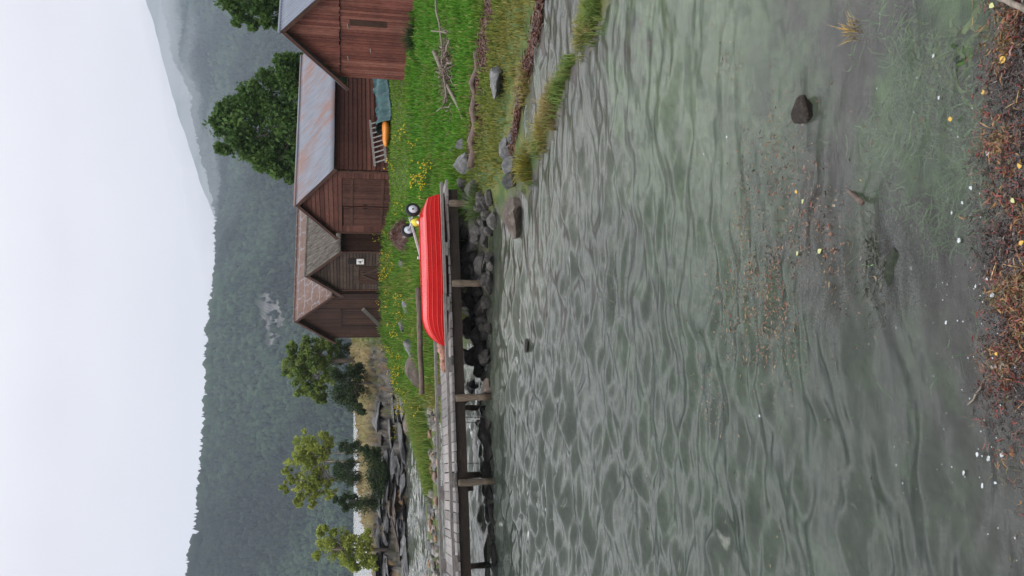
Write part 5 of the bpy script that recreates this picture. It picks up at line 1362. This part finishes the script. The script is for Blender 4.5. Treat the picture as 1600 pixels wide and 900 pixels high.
for U, V, me, s_, lb in ((812, 1571, LY, .065, 'large yellow leaf on the brown and green seaweed'), (753, 1537, LY, .04, 'pale yellow leaf caught on the red seaweed'), (715, 1488, LY, .05, 'yellow leaf afloat over the green algae, away from the weed edge'),
        (647, 1594, LY, .05, 'orange yellow leaf with white foam at the picture edge'), (590, 1580, LP, .045, 'round pale yellow leaf on the seaweed'), (518, 1592, LY, .045, 'brownish yellow leaf near the straw stalks'), (893, 1546, LP, .05, 'pale leaf at the corner beside the stick'),
        (603, 1243, LY, .045, 'bright yellow leaf floating among the drifting fragments'), (583, 1253, LP, .06, 'pale leaf floating next to the bright yellow one'), (505, 1278, LP, .065, 'pale green leaf floating closest to the weedy sunken rock'), (507, 1247, LP, .06, 'pale green leaf floating amid the reddest fragments'), (345, 1555, LY, .03, 'small yellow leaf beside two big foam flecks')):
    p = PZ(U, V, .022); o = link('fallen_leaf', me, loc=p, rot=(rd.uniform(-.2, .2), rd.uniform(-.2, .2), rd.uniform(0, 6))); o.scale = [s_ * .75] * 3; tag(o, lb, 'leaf')
log('stick', PZ(905, 1560, .03), PZ(880, 1612, .02), .018, .014, M_DRIFT, 'brown stick lying in the seaweed at the picture corner', 'stick', .006)
log('stick', PZ(606, 1322, -.02), PZ(583, 1346, .035), .009, .02, M_DLOG, 'short dark stub of a branch poking out of the shallows', 'stick', .006)
log('stick', PZ(335, 1560, -.02), PZ(268, 1512, .0), .006, .005, M_DRIFT, 'thin curved twig under the water beside the ochre weed', 'stick', .012)

# ------------------------------------------------------------------ air, sky, sun
mb = MB(); mb.box((0, 2050, 440), (9000, 4700, 900))
hz = mb.build('haze', None); tag(hz, 'thin grey rain haze over the fjord', kind='stuff')
m_, nt, b, o = mat_new('haze_air'); nt.nodes.remove(b)
pv = N(nt, 'ShaderNodeVolumePrincipled'); pv.inputs['Color'].default_value = (.50, .575, .69, 1); pv.inputs['Density'].default_value = 2.15e-4; pv.inputs['Anisotropy'].default_value = 0.0
nt.links.new(pv.outputs[0], o.inputs['Volume']); hz.data.materials.append(m_)

m_, nt, b, o = mat_new('mist_air'); nt.nodes.remove(b)
pv = N(nt, 'ShaderNodeVolumePrincipled'); pv.inputs['Color'].default_value = (.66, .68, .73, 1); pv.inputs['Density'].default_value = 1.4e-3
nt.links.new(pv.outputs[0], o.inputs['Volume'])
for U, V, Y, rx, ry, rz_ in ((880, 272, 2120, 230, 240, 62), (800, 288, 2080, 270, 220, 42), (700, 318, 1950, 330, 220, 32), (565, 340, 1720, 250, 180, 20)):
    c = PY(U, V, Y); mb = MB(); vs, fs = [], []
    for i in range(13):
        a = -PI / 2 + PI * i / 12
        for j in range(24): q = 2 * PI * j / 24; vs.append((c.x + rx * math.cos(a) * math.cos(q), c.y + ry * math.cos(a) * math.sin(q), c.z + rz_ * math.sin(a)))
    for i in range(12):
        for j in range(24): fs.append((i * 24 + j, i * 24 + (j + 1) % 24, (i + 1) * 24 + (j + 1) % 24, (i + 1) * 24 + j))
    mb.add(vs, fs); mo = mb.build('mist', None); mo.data.materials.append(m_); tag(mo, 'drift of pale mist clinging to the ridge at the right', kind='stuff')
w_ = bpy.data.worlds.new('World'); SC.world = w_; w_.use_nodes = True; nt = w_.node_tree; nt.nodes.clear()
SUN_EL, SUN_AZ = math.radians(52), math.radians(205)
out = N(nt, 'ShaderNodeOutputWorld'); sky = N(nt, 'ShaderNodeTexSky'); sky.sky_type = 'NISHITA'; sky.sun_disc = False
sky.sun_elevation = SUN_EL; sky.sun_rotation = SUN_AZ
bg1 = N(nt, 'ShaderNodeBackground'); bg1.inputs[1].default_value = .08; nt.links.new(sky.outputs[0], bg1.inputs[0])
tc = N(nt, 'ShaderNodeTexCoord'); sx = N(nt, 'ShaderNodeSeparateXYZ'); nt.links.new(tc.outputs['Generated'], sx.inputs[0])
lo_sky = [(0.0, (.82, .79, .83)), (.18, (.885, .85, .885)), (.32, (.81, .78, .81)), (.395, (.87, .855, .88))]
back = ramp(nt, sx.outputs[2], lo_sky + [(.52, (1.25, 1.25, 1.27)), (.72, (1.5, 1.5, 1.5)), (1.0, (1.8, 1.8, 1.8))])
front = ramp(nt, sx.outputs[2], lo_sky + [(.45, (3.1, 3.07, 3.1)), (.62, (3.2, 3.17, 3.2)), (.86, (1.9, 1.9, 1.9)), (1.0, (1.75, 1.75, 1.75))])  # added bright band of sky above the view, lifts the water reflections
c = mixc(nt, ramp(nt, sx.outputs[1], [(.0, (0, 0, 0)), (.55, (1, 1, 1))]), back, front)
cn = N(nt, 'ShaderNodeTexNoise'); cn.inputs['Scale'].default_value = 2.6; cn.inputs['Detail'].default_value = 5
mp = N(nt, 'ShaderNodeMapping'); mp.inputs['Scale'].default_value = (1, 1, 2.2); nt.links.new(tc.outputs['Generated'], mp.inputs[0]); nt.links.new(mp.outputs[0], cn.inputs['Vector'])
cv = ramp(nt, cn.outputs[0], [(.3, (.93, .93, .935)), (.7, (1.05, 1.05, 1.045))])
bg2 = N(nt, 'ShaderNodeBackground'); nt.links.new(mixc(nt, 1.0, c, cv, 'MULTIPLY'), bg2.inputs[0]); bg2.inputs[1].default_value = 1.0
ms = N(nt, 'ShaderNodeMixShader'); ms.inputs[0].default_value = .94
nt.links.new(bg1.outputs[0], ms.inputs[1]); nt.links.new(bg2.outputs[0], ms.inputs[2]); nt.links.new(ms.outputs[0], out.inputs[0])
sd = bpy.data.lights.new('sun', 'SUN'); sd.energy = 1.5; sd.angle = math.radians(25); sd.color = (1, .97, .92)
so = bpy.data.objects.new('sun', sd); COL.objects.link(so)
dirv = Vector((math.sin(SUN_AZ) * math.cos(SUN_EL), math.cos(SUN_AZ) * math.cos(SUN_EL), math.sin(SUN_EL)))
so.rotation_euler = (-dirv).to_track_quat('-Z', 'Y').to_euler(); so.location = (0, 0, 60)

SC.view_settings.view_transform = 'Standard'; SC.view_settings.look = 'None'; SC.view_settings.gamma = 1; SC.view_settings.use_curve_mapping = False
SC.view_settings.exposure = 0.39
SC.render.engine = 'CYCLES'
cy = SC.cycles; cy.max_bounces = 6; cy.diffuse_bounces = 3; cy.glossy_bounces = 3; cy.transmission_bounces = 2; cy.transparent_max_bounces = 10; cy.volume_bounces = 1
cy.use_denoising = True; cy.caustics_reflective = False; cy.caustics_refractive = False
